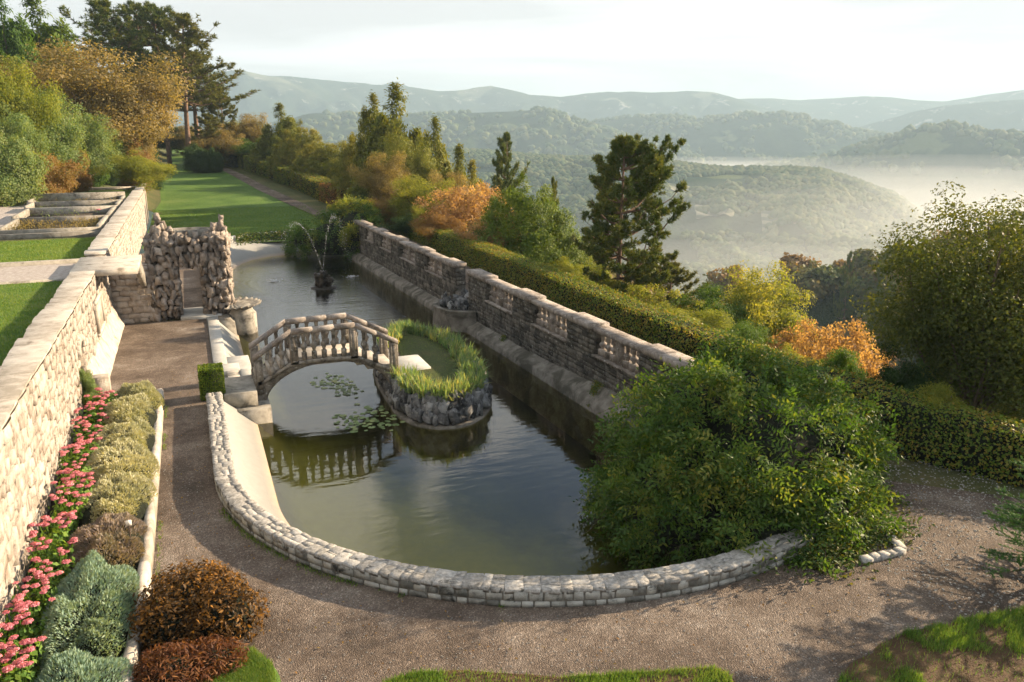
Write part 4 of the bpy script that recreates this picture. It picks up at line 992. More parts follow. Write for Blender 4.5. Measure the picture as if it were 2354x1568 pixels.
ISL = thing("island", "small rock-walled island in the pool with grass inside a ring of irises", "island", (IC[0], IC[1], WZ))
secs = [[(*inset(IL, d)[0][i], z) for i in range(len(IL))] for d, z in ((.0, -2.1), (.0, -.74), (.14, -.71), (.22, -.7))]
V, Fc = loft(secs, closed=True, caps=False); obj("rim", MB().add(V, Fc), M['ledge'], ISL, tint=False)
secs = [[(*(IC + (inset(IL, .3)[0][i] - IC) * d), z) for i in range(len(IL))] for d, z in ((1.0, -.72), (.95, -.08), (.85, .02), (.6, .04), (.3, .06), (.01, .06))]
V, Fc = loft(secs, closed=True); V[:, 2] += .02 * fbm(V[:, 0] * 3, V[:, 1] * 3, 0, 2); obj("soil", MB().add(V, Fc), M['soil'], ISL, tint=False)
secs = [[(*(IC + (inset(IL, .95)[0][i] - IC) * d), z) for i in range(len(IL))] for d, z in ((1.0, .02), (.96, .07), (.5, .09), (.01, .10))]
V, Fc = loft(secs, closed=True); obj("grass", MB().add(V, Fc), M['island_grass'], ISL, tint=False)
P, Nn, Tn = inset(IL, .2); it = []; rng = np.random.default_rng(41); seg2 = np.r_[0, np.cumsum(np.linalg.norm(np.diff(np.r_[P, P[:1]], axis=0), axis=1))]
for row, (z, hh, ins_) in enumerate(((-.52, .42, .0), (-.20, .42, .10), (.02, .30, .22))):
    s = 0
    while s < seg2[-1]:
        w = rng.uniform(.16, .34); k = int(np.searchsorted(seg2, s + w / 2)) % len(P); s += w
        if row == 2 and rng.random() < .25: continue
        p = P[k] - Nn[k] * ins_; yaw = math.atan2(Tn[k][1], Tn[k][0])
        A = np.array(Matrix.Rotation(yaw, 3, 'Z') @ Matrix.Rotation(rng.uniform(-.35, .35), 3, 'Y') @ Matrix.Rotation(rng.uniform(-.3, .3), 3, 'X'))
        it.append(((p[0], p[1], z + rng.uniform(-.05, .06)), A, (w * 1.15, rng.uniform(.2, .36), hh * rng.uniform(.8, 1.25))))
lay(ISL, it, "jagged_rock", M['grey_rock'], .11, .3, 300, name="rock")
# fountain rock and jets
fr_ = thing("fountain_rock", "dark mossy rock in the far pool from which two water jets rise", "fountain", (NOZ[0], NOZ[1], WZ))
it = []; rng = np.random.default_rng(8)
for k in range(34):
    z = rng.uniform(-.85, .05); a = rng.uniform(0, 6.28); r = .48 * (1 - .35 * (z + .85)) * math.sqrt(rng.random())
    A = np.array(Matrix.Rotation(rng.uniform(0, 6), 3, 'Z') @ Matrix.Rotation(rng.uniform(-.3, .3), 3, 'X')); it.append(((NOZ[0] + r * math.cos(a), NOZ[1] + r * math.sin(a), z), A, (.28, .26, .34)))
lay(fr_, it, "wet_rock", M['wet_rock'], .10, .3, 60, name="rock")
obj("ledge", MB().add(*lathe([(.72, -1.6), (.74, -.76), (.6, -.72)], (NOZ[0], NOZ[1], 0), 18)), M['wet_rock'], fr_, tint=False)
ico = np.array([(0, 0, 1), (.89, 0, .45), (.28, .85, .45), (-.72, .53, .45), (-.72, -.53, .45), (.28, -.85, .45), (.72, .53, -.45), (-.28, .85, -.45), (-.89, 0, -.45), (-.28, -.85, -.45), (.72, -.53, -.45), (0, 0, -1)])
icf = np.array([(0, 1, 2), (0, 2, 3), (0, 3, 4), (0, 4, 5), (0, 5, 1), (1, 6, 2), (2, 7, 3), (3, 8, 4), (4, 9, 5), (5, 10, 1), (6, 7, 2), (7, 8, 3), (8, 9, 4), (9, 10, 5), (10, 6, 1), (11, 7, 6), (11, 8, 7), (11, 9, 8), (11, 10, 9), (11, 6, 10)])
for lab, end, apex in (("arching water jet falling to the left of the fountain rock", SP_L, 3.1), ("arching water jet falling to the right of the fountain rock", SP_R, 3.4)):
    mb = MB(); start = np.array((NOZ[0], NOZ[1], .15)); zz1 = WZ - .15; h = apex
    for k in range(260):
        tq = rng.random() ** 1.15; base = start + (np.array(end) - start) * tq
        a_ = 4 * h; z = .15 + zz1 * tq * .98 + a_ * tq * (1 - tq)
        sp = .012 + .17 * tq ** 1.5; s = rng.uniform(.005, .013)
        c = np.array((base[0], base[1], z)) + rng.normal(0, sp, 3) * (1, 1, .8)
        if c[2] < WZ + .02: continue
        mb.add(ico * s * (1, 1, 1.6), icf) ; mb.V[-1] = mb.V[-1] + c
    for k in range(90):
        a = rng.uniform(0, 6.28); r = abs(rng.normal(0, .22)); s = rng.uniform(.012, .03); mb.add(ico * s + (end[0] + r * math.cos(a), end[1] + r * math.sin(a), WZ + .02 + abs(rng.normal(0, .05))), icf)
    j = obj("water_jet", mb, M['droplet'], smooth=True, tint=False); props(j, lab, "water jet")

# ------------------------------------------------------------------ flower bed kerb
bed = thing("flower_bed", "raised bed at the foot of the terrace wall, edged by a pale rounded kerb", "flower bed", (-2.3, 18.5, 0))
L_ = [(-1.62, 8.6), (-1.36, 12), (-1.27, 15), (-1.25, 20), (-1.25, 25.4)]
for k, (a, b2) in enumerate(zip(np.linspace(8.6, 25.4, 15)[:-1], np.linspace(8.6, 25.4, 15)[1:])):
    xa, xb = [float(np.interp(q, [p[1] for p in L_], [p[0] for p in L_])) for q in (a, b2)]
    pr = [(0, -.05), (.0, .30), (-.04, .37), (-.16, .37), (-.2, .3), (-.2, -.05)]
    V, Fc = loft([[(x + o, y, z) for o, z in pr] for x, y in ((xa, a + .004), (xb, b2 - .004))], closed=True); obj("kerb_stone", MB().add(V, Fc), M['coping_pale'], bed, tint=False)
for k in range(2): obj("kerb_stone", MB().add(*bbox(-3.36 + k * .96, -2.42 + k * .96, 25.42, 25.62, -.05, .36, .03)), M['coping_pale'], bed, tint=False)
obj("soil", MB().add(*box(-3.38, -1.5, 8.5, 25.4, -.05, .22)), M['soil'], bed, tint=False)
lb = thing("plant_label", "small white plant label on a wooden peg in the thyme", "plant label", at(298, 1222, .75))
p = lb.location; obj("peg", MB().add(*box(p.x - .012, p.x + .012, p.y - .012, p.y + .012, .2, .9)), M['bark'], lb, tint=False)
obj("tag", MB().add(*box(p.x - .05, p.x + .05, p.y - .02, p.y + .03, .88, .97)), M['wood_label'], lb, tint=False)
# stone frame of the pit beside the wisteria
pit = thing("stone_edging", "low stone edging at a corner on the gravel beside the wisteria", "stone edging", (12.4, 10.3, 0))
c_ = at(2075, 1262, .1); d1 = at(1990, 1282, .1) - c_; d2 = at(2030, 1215, .1) - c_
it = []
for dd, n in ((d1, 5), (d2, 6)):
    l = np.linalg.norm(dd[:2]); u_ = dd / l
    for k in range(n): it.append((c_ + u_ * (l * 1.1 * (k + .5) / n) - (0, 0, .05), np.stack([(u_[0], u_[1], 0), (u_[1], -u_[0], 0), (0, 0, 1)], 1), (l * 1.1 / n, .16, .14)))
lay(pit, it, "edging_block", M['curb_top'], .03, .1, 20)
# ------------------------------------------------------------------ vegetation generators
def nrmz(v): return v / (np.linalg.norm(v, axis=-1, keepdims=True) + 1e-9)
def leaf_quads(C, Nn, size, rng, aspect=.5, along=None, jit=.5, fold=.12):
    n = len(C); Nn = nrmz(Nn + rng.normal(0, jit, (n, 3)))
    a = rng.normal(0, 1, (n, 3)) if along is None else along + rng.normal(0, .25, (n, 3))
    t = nrmz(a - Nn * np.sum(a * Nn, 1, keepdims=True)); b = np.cross(Nn, t)
    s = (size * rng.uniform(.65, 1.3, n))[:, None]
    V = np.stack([C - t * s * .5, C + b * s * .5 * aspect + Nn * s * fold, C + t * s * .5, C - b * s * .5 * aspect + Nn * s * fold], 1).reshape(-1, 3)
    return V, np.arange(4 * n).reshape(n, 4), np.repeat(rng.random(n), 4)
def sphere_pts(n, rng, lo=.0): 
    v = nrmz(rng.normal(0, 1, (n, 3))); 
    return v
def broadleaf_crown(seed, clumps, per, size, H=1.0, rx=.46, z0=.22, z1=1.0, cr=(.055, .135), open_=.0, aspect=.6):
    """unit-height crown: uneven leafy clumps spread through an ellipsoid"""
    rng = np.random.default_rng(seed); mb = MB(); cz, rz = (z0 + z1) / 2, (z1 - z0) / 2; CL = []
    lob = rng.normal(0, 1, (5, 3)); lob = nrmz(lob)
    for k in range(clumps):
        d = nrmz(rng.normal(0, 1, 3)); r = rng.uniform(.35, 1.0) ** .5 * (.84 + .60 * float(vnoise(d[0] * 2.6 + seed, d[1] * 2.6, d[2] * 2.6, seed))) + rng.normal(0, .07)
        if rng.random() < .25: r *= .6
        taper = 1 - .25 * max(0, -d[2])
        c = np.array((d[0] * rx * r * taper, d[1] * rx * r * taper, cz + d[2] * rz * r * .92)); cs = rng.uniform(*cr) * (1.1 - .2 * d[2]); CL.append((c, cs))
        m = int(per * (cs / .11) ** 2); q = sphere_pts(m, rng); rr = cs * (.35 + .85 * rng.random((m, 1)) ** .7) * (1 + .35 * np.asarray(vnoise(q[:, 0] * 3 + k, q[:, 1] * 3, q[:, 2] * 3, seed))[:, None])
        P = c + q * rr * (1, 1, .75); out = nrmz(q + .6 * nrmz(c - (0, 0, cz - .2)) + (0, 0, .35))
        V, Fc, t = leaf_quads(P, out, size, rng, aspect, jit=.55); mb.add(V, Fc, np.clip(t * .7 + rng.uniform(0, .3), 0, 1))
    return mb, CL
def limbs(CL, seed, r0, zf=.35, n=14, lean=0, H=1.0):
    rng = np.random.default_rng(seed); mb = MB(); fork = np.array((lean * .3, 0, zf))
    mb.add(*tube([(0, 0, -.12), (lean * .1, 0, zf * .5), fork, (lean * .6, .01, zf + .25)], [r0 * 1.15, r0 * .85, r0 * .7, r0 * .3], 7))
    for k in rng.permutation(len(CL))[:n]:
        c = CL[k][0]; s = fork * (.55 + .5 * rng.random()); m_ = (s + c) / 2 + rng.normal(0, .03, 3) + (0, 0, -.02)
        mb.add(*tube([s, m_, c], [r0 * .34, r0 * .22, r0 * .07], 5, False))
    return mb
def spray_crown(seed, n_sprays, per, size, rx=.20, z0=.03, z1=1.0, power=.8, up=.9, aspect=.35, plumes=16, ragged=.25):
    """conifer built of many upright feathery plumes of different heights round one stem"""
    rng = np.random.default_rng(seed); mb = MB(); PL = []
    for k in range(plumes):
        a = k * 2.4 + rng.uniform(-.4, .4); q = rng.random(); rb = rx * rng.uniform(.35, .95); tip = (z1 * (1 - .62 * (rb / rx) ** 1.3) * rng.uniform(.86, 1.08)) if k else z1
        if k == 0: rb = 0
        PL.append((a, rb, max(.22, min(z1, tip)), rx * rng.uniform(.30, .46)))
    for k in range(n_sprays):
        a0, rb, tip, w = PL[rng.integers(len(PL))]; q = rng.random() ** .75; z = z0 + (tip - z0) * q
        env = min(1, q / .15) * (1 - q ** 2.2) ** .8; cx_, cy_ = rb * math.cos(a0) * (.55 + .6 * math.sin(min(1, q + .25) * 2.2)), rb * math.sin(a0) * (.55 + .6 * math.sin(min(1, q + .25) * 2.2))
        a = rng.uniform(0, 6.283); rr = w * env * rng.uniform(.45, 1.15); c = np.array((cx_ + rr * math.cos(a), cy_ + rr * math.sin(a), z)); o2 = nrmz(np.array((c[0], c[1], .02)))
        d = nrmz(np.array((o2[0] * (1 - up), o2[1] * (1 - up), up)) + rng.normal(0, .22, 3)); L = rng.uniform(.04, .10) * (1.1 - .35 * q); m = int(per); s = rng.random((m, 1)); ww = .016 * (1 - s * .7) + .005
        P = c + d * (s * L) + rng.normal(0, 1, (m, 3)) * ww
        V, Fc, t = leaf_quads(P, o2 + np.array((0, 0, .3)) + np.zeros((m, 3)), size, rng, aspect, along=d + np.zeros((m, 3)), jit=.5); mb.add(V, Fc, np.clip(t * .6 + rng.uniform(0, .4), 0, 1))
    return mb
def trunk_mb(r0, h, lean=(0, 0), n=8, z0=-.1):
    P = [(lean[0] * q * q, lean[1] * q * q, z0 + (h - z0) * q) for q in np.linspace(0, 1, 6)]
    return MB().add(*tube(P, [r0 * (1.15 - .9 * q) for q in np.linspace(0, 1, 6)], n))
def pine(seed, tiers, z0, spread, tuftn, needle, lean=(0, 0), asym=None, droop=.0, top=1.0, per=(4, 7), r0=.014, width=.10, needles=12, sub=6, fl=.75):
    """unit-height pine: bare lower trunk, whorled branches with flat plates of needle tufts. returns wood, needles"""
    rng = np.random.default_rng(seed); wood = trunk_mb(r0, .985, lean); nd = MB(); TC = []; TD = []
    for k in range(tiers):
        q = k / (tiers - 1); z = z0 + (top - .02 - z0) * q; base = np.array((lean[0] * z * z, lean[1] * z * z, z))
        L0 = spread * (1 - q) ** fl * (1 if q > .12 else .75) + .035
        for j in range(int(rng.integers(*per))):
            a = rng.uniform(0, 6.283); L = L0 * rng.uniform(.55, 1.15)
            if asym: L *= 1 + asym[1] * math.cos(a - asym[0])
            rise = rng.uniform(.0, .25) + .55 * q - droop
            d = np.array((math.cos(a), math.sin(a), 0)); s = np.linspace(0, 1, 6)
            Pb = base + d * (L * s)[:, None] + np.array((0, 0, 1)) * (L * (rise * s - .12 * np.sin(s * 3.1) + .12 * s ** 3))[:, None]
            Pb[1:] += np.cumsum(rng.normal(0, L * .03, (5, 3)), 0)
            wood.add(*tube(Pb, np.linspace(r0 * .32, r0 * .06, 6) * (L / spread + .4), 5, False))
            side = np.array((-d[1], d[0], 0))
            for m in range(sub + int(8 * L / spread)):
                f = rng.uniform(.3, 1.0) ; i = min(4, int(f * 5)); b0 = Pb[i] + (Pb[i + 1] - Pb[i]) * (f * 5 - i); sl = L * .34 * (1.25 - f) * rng.choice((-1, 1)) * rng.uniform(.4, 1.2)
                e = b0 + side * sl + d * abs(sl) * .5 + np.array((0, 0, abs(sl) * .25 + .01)); wood.add(*tube([b0, e], [r0 * .07, r0 * .03], 3, False))
                nT = tuftn
                f2 = rng.uniform(.35, 1.05, (nT, 1)); c = b0 + (e - b0) * f2 + rng.normal(0, .008, (nT, 3)); TC.append(c); TD.append(nrmz((e - b0) * .6 + d * .04 + np.array((0, 0, .05)) + rng.normal(0, .015, (nT, 3))))
    TC = np.concatenate(TC); TD = np.concatenate(TD)
    n = len(TC); tt_ = rng.random(n)
    C = np.repeat(TC, needles, 0); D = np.repeat(TD, needles, 0); t = np.repeat(tt_, needles) * .6 + rng.random(n * needles) * .4
    dv = nrmz(D * .8 + rng.normal(0, .62, C.shape)); s = needle * rng.uniform(.6, 1.2, (len(C), 1)); bb_ = nrmz(np.cross(dv, rng.normal(0, 1, C.shape))) * s * width
    V = np.stack([C - bb_, C + bb_, C + dv * s], 1).reshape(-1, 3); nd.add(V, np.arange(len(V)).reshape(-1, 3), np.repeat(t, 3))
    return wood, nd
def protos(fn, mats): pass
def place(name, label, cat, loc, H, parts, group=None, rotz=0, wid=1.0):
    """parts: (name, mesh, material). unit-height meshes scaled to H"""
    t_ = thing(name, label, cat, loc, group, rotz)
    for pn, me, mt in parts:
        o = bpy.data.objects.new(pn, me); COL.objects.link(o); o.parent = t_; o.scale = (H * wid, H * wid, H)
        if mt is not None: o.material_slots[0].link = 'OBJECT'; o.material_slots[0].material = mt
    return t_

# prototype meshes
BLC = []
for sd, cl, per, sz, rx, z0 in ((1, 120, 470, .0165, .46, .14), (2, 105, 470, .0175, .43, .18), (3, 95, 470, .0185, .50, .10)):
    mb, CL = broadleaf_crown(sd, cl, per, sz, rx=rx, z0=z0); BLC.append((mesh_data("crown", mb, M['leaf_green']), mesh_data("trunk", limbs(CL, sd, .022, .28, 16), M['bark'], smooth=True)))
mb, CL = broadleaf_crown(9, 60, 170, .030, rx=.46, z0=.15, cr=(.06, .11)); SPARSE = (mesh_data("crown", mb, M['leaf_orange']), mesh_data("trunk", limbs(CL, 9, .02, .2, 30), M['bark'], smooth=True))
SHR = []
for sd in (11, 12):
    mb, CL = broadleaf_crown(sd, 75, 420, .027, rx=.62, z0=-.15, cr=(.10, .20)); SHR.append(mesh_data("foliage", mb, M['leaf_green']))
CYP = [mesh_data("crown", spray_crown(21, 1300, 30, .026, .23), M['juniper']), mesh_data("crown", spray_crown(22, 1100, 30, .026, .19, plumes=11), M['juniper']), mesh_data("crown", spray_crown(23, 1900, 30, .021, .38, up=.72, z0=.02, plumes=26), M['juniper'])]
CTR = mesh_data("trunk", trunk_mb(.018, .8), M['bark'], smooth=True)
PIN = []
for a_ in (dict(seed=31, tiers=13, z0=.50, spread=.26, tuftn=4, needle=.022, lean=(-.05, 0)), dict(seed=32, tiers=14, z0=.46, spread=.24, tuftn=4, needle=.022, lean=(.03, .02)), dict(seed=33, tiers=11, z0=.56, spread=.26, tuftn=4, needle=.024)):
    w_, n_2 = pine(**a_); PIN.append((mesh_data("trunk", w_, M['pine_bark'], smooth=True), mesh_data("crown", n_2, M['needle'])))
mb, CL = broadleaf_crown(77, 330, 560, .0115, rx=.33, z0=.10, cr=(.045, .095), aspect=.55); BIGT = (mesh_data("crown", mb, M['cypress_olive']), mesh_data("trunk", limbs(CL, 77, .022, .22, 60), M['bark'], smooth=True))
w_, n_2 = pine(40, 14, .20, .36, 8, .026, lean=(.01, 0), per=(4, 7), r0=.017, needles=15, sub=9, width=.12, asym=(-.6, .3), fl=.5); MAINP = (mesh_data("trunk", w_, M['pine_bark'], smooth=True), mesh_data("crown", n_2, M['needle']))
w_, n_2 = pine(41, 12, .05, .42, 5, .030, per=(4, 7), r0=.014, needles=13, sub=8, width=.11); LOWP = (mesh_data("trunk", w_, M['pine_bark'], smooth=True), mesh_data("crown", n_2, M['needle']))

rngt = np.random.default_rng(77)
def tree(u, vtop, r, wpx, kind, leafm, label, group, cat="tree", name=None, base=None, rot=None):
    top_ = at_r(u, vtop, r); x, y = top_[0], top_[1]; zb = float(T(np.array([x]), np.array([y]))[0]) if base is None else base
    H = max(1.2, top_[2] - zb); W = wpx * r * (1.12 if group in (G1, G2) and u < 1130 else 1.02) / F_PX
    rot = rngt.uniform(0, 6.28) if rot is None else rot
    if kind[0] == 'b': me = BLC[int(kind[1])]; nat = .92; parts = [("trunk", me[1], M['bark']), ("crown", me[0], M[leafm])]
    elif kind == 'B': nat = .66; parts = [("trunk", BIGT[1], M['bark']), ("crown", BIGT[0], M[leafm])]
    elif kind == 's': nat = .9; parts = [("trunk", SPARSE[1], M['bark']), ("crown", SPARSE[0], M[leafm])]
    elif kind[0] == 'c': me = CYP[int(kind[1])]; nat = (.44, .38, .74)[int(kind[1])]; parts = [("trunk", CTR, M['bark']), ("crown", me, M[leafm])]
    elif kind[0] == 'p': me = PIN[int(kind[1])]; nat = .42; parts = [("trunk", me[0], M['pine_bark']), ("crown", me[1], M[leafm])]
    elif kind == 'm': nat = .78; parts = [("trunk", MAINP[0], M['pine_bark']), ("crown", MAINP[1], M[leafm])]; 
    elif kind == 'l': nat = .84; parts = [("trunk", LOWP[0], M['pine_bark']), ("crown", LOWP[1], M[leafm])]
    elif kind[0] == 'h': nat = 1.25; parts = [("foliage", SHR[int(kind[1])], M[leafm])]
    return place(name or "tree", label, cat, (x, y, zb), H, parts, group, rot, W / (H * nat))
G1, G2, G3, G4 = "trees and shrubs growing beyond the long hedge", "conifers and bushes along the lawn path", "tall pines at the end of the lawn", "trees and shrubs on the left hillside"
NM = {'B': 'broadleaf_tree', 'p': 'pine_tree', 'm': 'pine_tree', 'l': 'pine_tree', 'b': 'broadleaf_tree', 's': 'broadleaf_tree', 'c': 'cypress_tree', 'h': 'shrub'}
TREES = [
 # beyond the hedge, right to left
 (2315, 395, 25, 395, 'B', 'leaf_olive', "big dark olive tree filling the right edge above the end of the hedge", G1),
 (2150, 760, 27, 80, 'b0', 'leaf_green', "smaller dark green tree leaning out left of the big tree at the right edge", G1),
 (1960, 712, 34, 170, 's', 'leaf_orange', "bright orange autumn tree left of the big olive tree at the right edge", G1),
 (1865, 715, 40, 150, 's', 'leaf_orange', "smaller orange autumn tree beside the bright yellow-green oak", G1),
 (1760, 600, 44, 240, 'b1', 'leaf_yellowgreen', "yellow-green oak standing in front of the wooded slope", G1),
 (1655, 655, 42, 200, 'b0', 'leaf_green', "mid green tree between the olive pine and the yellow-green oak", G1),
 (1545, 590, 46, 230, 'l', 'needle_olive', "low olive-tinted pine just right of the tall black pine", G1),
 (1610, 690, 38, 150, 'b2', 'leaf_yellowgreen', "yellowish bushy tree under the low olive-tinted pine", G1),
 (1345, 548, 50, 130, 'b1', 'leaf_yellowgreen', "light yellow-green tree left of the tall black pine's trunk", G1),
 (1432, 328, 40, 290, 'm', 'needle', "tall black pine standing alone before the misty valley", G1),
 (1480, 640, 37, 130, 's', 'leaf_yellowgreen', "thin yellow undergrowth tree behind the tall pine's trunk", G1),
 (1200, 408, 48, 245, 'c2', 'juniper', "dense rounded green juniper just behind the hedge", G1),
 (1165, 315, 72, 150, 'l', 'needle', "small dark pine rising behind the orange trees", G1),
 (1270, 415, 62, 70, 'l', 'needle', "little pine top peeping over the right shoulder of the green juniper", G1),
 (1110, 400, 56, 110, 's', 'leaf_orange', "thin orange-leaved tree touching the left of the green juniper", G1),
 (1050, 412, 54, 150, 's', 'leaf_orange', "pale orange tree with bare forked stems behind the hedge", G1),
 (1010, 480, 52, 110, 'b2', 'leaf_brown', "low russet bush under the pale orange tree", G1),
 (960, 400, 60, 150, 'b0', 'leaf_yellowgreen', "yellow-green leafy tree in the middle of the row beyond the hedge", G1),
 (885, 342, 66, 120, 'b1', 'leaf_tan', "round tan-brown tree in front of the tallest cypress", G1),
 (945, 490, 57, 110, 'b2', 'leaf_dark', "dark bush at the foot of the yellow-green leafy tree", G1),
 (1055, 345, 74, 110, 'c0', 'cypress_olive', "dark cypress behind the pale orange tree", G1),
 (1000, 284, 77, 90, 'c1', 'cypress_olive', "slim pale-topped cypress right of the tallest cypress", G1),
 (908, 208, 78, 165, 'c0', 'cypress_olive', "tallest cypress of the row, with a ragged pointed top", G1),
 (858, 228, 82, 90, 'c1', 'cypress_olive', "slim cypress just left of the tallest cypress", G1),
 (830, 290, 86, 120, 'c2', 'cypress_olive', "broad dark cypress left of the slim cypress", G1),
 (775, 400, 78, 120, 'b0', 'leaf_dark', "dark leafy tree overhanging the brown cut hedge", G2),
 (880, 440, 70, 110, 'b2', 'leaf_dark', "dark tree behind the start of the long hedge", G1),
 (1100, 500, 47, 110, 's', 'leaf_orange', "thin orange bush beside the trunk of the green juniper", G1),
 (1950, 800, 27, 130, 'h0', 'leaf_green', "bright green shrub behind the near end of the hedge", G1),
 (2075, 820, 24, 160, 'h1', 'leaf_dark', "dark rounded shrub under the big tree at the right edge", G1),
 (2180, 880, 22, 130, 'h0', 'leaf_yellowgreen', "sunlit yellow shrub under the big tree at the right edge", G1),
 # along the lawn path
 (735, 318, 92, 110, 'c2', 'cypress_olive', "broad cypress beside the lawn path, nearest the brown hedges", G2),
 (690, 282, 97, 110, 'c2', 'cypress_olive', "broad cypress left of the one nearest the brown hedges", G2),
 (642, 245, 104, 90, 'c0', 'cypress_olive', "sharp-topped cypress above the middle of the cut hedges", G2),
 (605, 310, 104, 110, 'b0', 'leaf_green', "round green tree over the cut hedges beside the path", G2),
 (655, 345, 98, 120, 'b1', 'leaf_dark', "dark bushy tree low behind the cut hedges", G2),
 (578, 255, 122, 80, 'b1', 'leaf_tan', "tan-tinted tree between the pines and the cypresses", G2),
 (545, 275, 118, 100, 'b0', 'leaf_yellowgreen', "yellow-green tree at the far end of the path", G2),
 (500, 285, 128, 110, 'b2', 'leaf_tan', "brownish bush tree under the leaning pines", G2),
 (925, 300, 70, 120, 'b0', 'cypress_olive', "olive-green leafy tree in front of the slim pale cypress", G1),
 (875, 330, 76, 110, 'b2', 'cypress_olive', "rounded olive tree below the slim cypress pair", G1),
 (960, 330, 73, 120, 'c2', 'cypress_olive', "broad olive cypress between the tallest cypress and the dark one", G1),
 (1030, 385, 62, 120, 'b1', 'leaf_tan', "golden-tan tree right of the yellow-green leafy tree", G1),
 (1085, 380, 66, 100, 'c0', 'cypress_olive', "olive cypress behind the thin orange-leaved tree", G1),
 (790, 320, 100, 130, 'b1', 'cypress_olive', "olive leafy tree left of the broad dark cypress", G2),
 (905, 440, 61, 130, 'b2', 'leaf_brown', "russet bush low in front of the round tan-brown tree", G1),
 (1000, 460, 56, 110, 'b0', 'leaf_yellowgreen', "low yellow-green bush behind the middle of the far parapet", G1),
 (1150, 470, 50, 120, 's', 'leaf_orange', "pale orange shrub close behind the hedge, left of the juniper", G1),
 (1290, 590, 44, 120, 'b2', 'leaf_yellowgreen', "low yellow shrub right of the green juniper's foot", G1),
 (1390, 640, 39, 130, 'b0', 'leaf_yellowgreen', "low yellow-green shrub left of the tall pine's foot", G1),
 (1540, 700, 35, 140, 'b1', 'leaf_yellowgreen', "low golden shrub right of the tall pine's foot", G1),
 (1700, 740, 32, 150, 'b0', 'leaf_green', "green bush behind the hedge below the yellow-green oak", G1),
 (1815, 790, 30, 130, 'b2', 'leaf_yellowgreen', "yellowish bush behind the hedge below the orange trees", G1),
 (340, 330, 100, 60, 'h0', 'leaf_dark', "small dark bush left of the lawn below the pines", G4),
 (290, 330, 90, 90, 'h1', 'leaf_brown', "brownish bush under the golden-brown tree", G4),
 (255, 300, 92, 110, 'b2', 'leaf_pale', "light green bush under the huge tan tree", G4),
 (120, 290, 79, 110, 'b0', 'leaf_pale', "light green bushy tree in front of the pale grey-green one", G4),
 (15, 240, 71, 110, 'b2', 'leaf_pale', "light green bushy tree at the left edge above the brown bush", G4),
 # pines
 (250, 8, 128, 170, 'p0', 'needle', "leftmost tall pine, its broad crown behind the tan tree", G3),
 (310, 14, 133, 120, 'p1', 'needle', "second tall pine from the left", G3),
 (352, 20, 130, 130, 'p2', 'needle', "third tall pine from the left", G3),
 (402, 42, 124, 170, 'p1', 'needle_olive', "tall pine nearest the lawn with a thick lit trunk", G3),
 (435, 130, 136, 170, 'p0', 'needle_olive', "shorter pine leaning right at the end of the group", G3),
 (505, 205, 132, 120, 'l', 'needle_olive', "low pine right of the tall group, against the mountains", G3),
 (470, 265, 127, 130, 'l', 'needle_olive', "low spreading pine behind the clipped ball", G3),
 (385, 290, 150, 120, 'b0', 'leaf_dark', "dark tree closing the view behind the pine trunks", G3),
 (330, 292, 150, 130, 'b2', 'leaf_dark', "dark bushy tree behind the leftmost pine trunks", G3),
 (430, 285, 148, 110, 'b1', 'leaf_tan', "brownish tree seen between the pine trunks", G3),
 # left hillside
 (75, -12, 112, 150, 'c0', 'juniper', "tall dense conifer with yellow-green tips at the upper left", G4),
 (-5, -20, 108, 110, 'c0', 'leaf_green', "dark conifer cut by the left edge of the picture", G4),
 (215, 92, 92, 300, 'b0', 'leaf_tan', "huge tan-brown tree dominating the left hillside", G4),
 (110, 110, 98, 220, 'b2', 'leaf_tan', "darker brown-green tree behind the huge tan tree", G4),
 (290, 215, 95, 140, 'b1', 'leaf_tan', "lower golden-brown tree in front of the huge tan tree", G4),
 (0, 110, 74, 150, 'b1', 'leaf_yellowgreen', "yellow-orange tree at the left edge of the picture", G4),
 (75, 200, 78, 190, 'b0', 'leaf_pale', "pale grey-green tree on the left hillside", G4),
 (185, 250, 82, 130, 'b1', 'leaf_pale', "bright green tree between the tan tree and the road", G4),
 (60, 335, 72, 160, 'h0', 'leaf_brown', "wide brown-green bush above the hillside road", G4),
 (-20, 280, 68, 150, 'h1', 'leaf_pale', "green bush cut by the left edge above the road", G4),
 (150, 330, 79, 80, 'h1', 'leaf_brown', "small russet shrub beside the hillside road", G4),
 (195, 325, 84, 80, 'h0', 'leaf_green', "small green shrub right of the russet shrub", G4),
 (238, 345, 88, 60, 'h1', 'leaf_dark', "little dark shrub at the bend of the hillside road", G4),
]
for (x, y, h, w, lab) in ((26.5, 15.6, 12.0, 8.0, "tall tree beyond the right edge of the picture, shading the forecourt"), (30.5, 20.0, 10.0, 6.5, "second tree beyond the right edge, nearer the hedge end")):
    place("broadleaf_tree", lab, "tree", (x, y, float(T_gar(x, y))), h, [("trunk", BIGT[1], M['bark']), ("crown", BIGT[0], M['cypress_olive'])], G1, x, w / (h * .66))
HR = [march(u, v) for u, v in ((790, 478), (735, 461), (665, 431), (625, 415), (588, 401), (555, 388), (530, 380))]; HU = [530, 555, 588, 625, 665, 735, 790]; HRR = [float(np.hypot(*p[:2])) for p in HR][::-1]; print('hedge r', HRR)
for (u, v, r, w, k, lm, lab, g) in TREES:
    if g == G2 and 530 <= u <= 800: r = max(r, float(np.interp(u, HU, HRR)) + 13)
    tree(u, v, r, w, k, lm, lab, g, "shrub" if k[0] == 'h' else "tree", NM[k[0]], rot=(0.0 if k == 'm' else None))
tree(312, 345, 77.5, 115, 'b2', 'leaf_yellowgreen', "small fruit tree with large yellowing leaves at the end of the terrace wall", None, "tree", "broadleaf_tree")
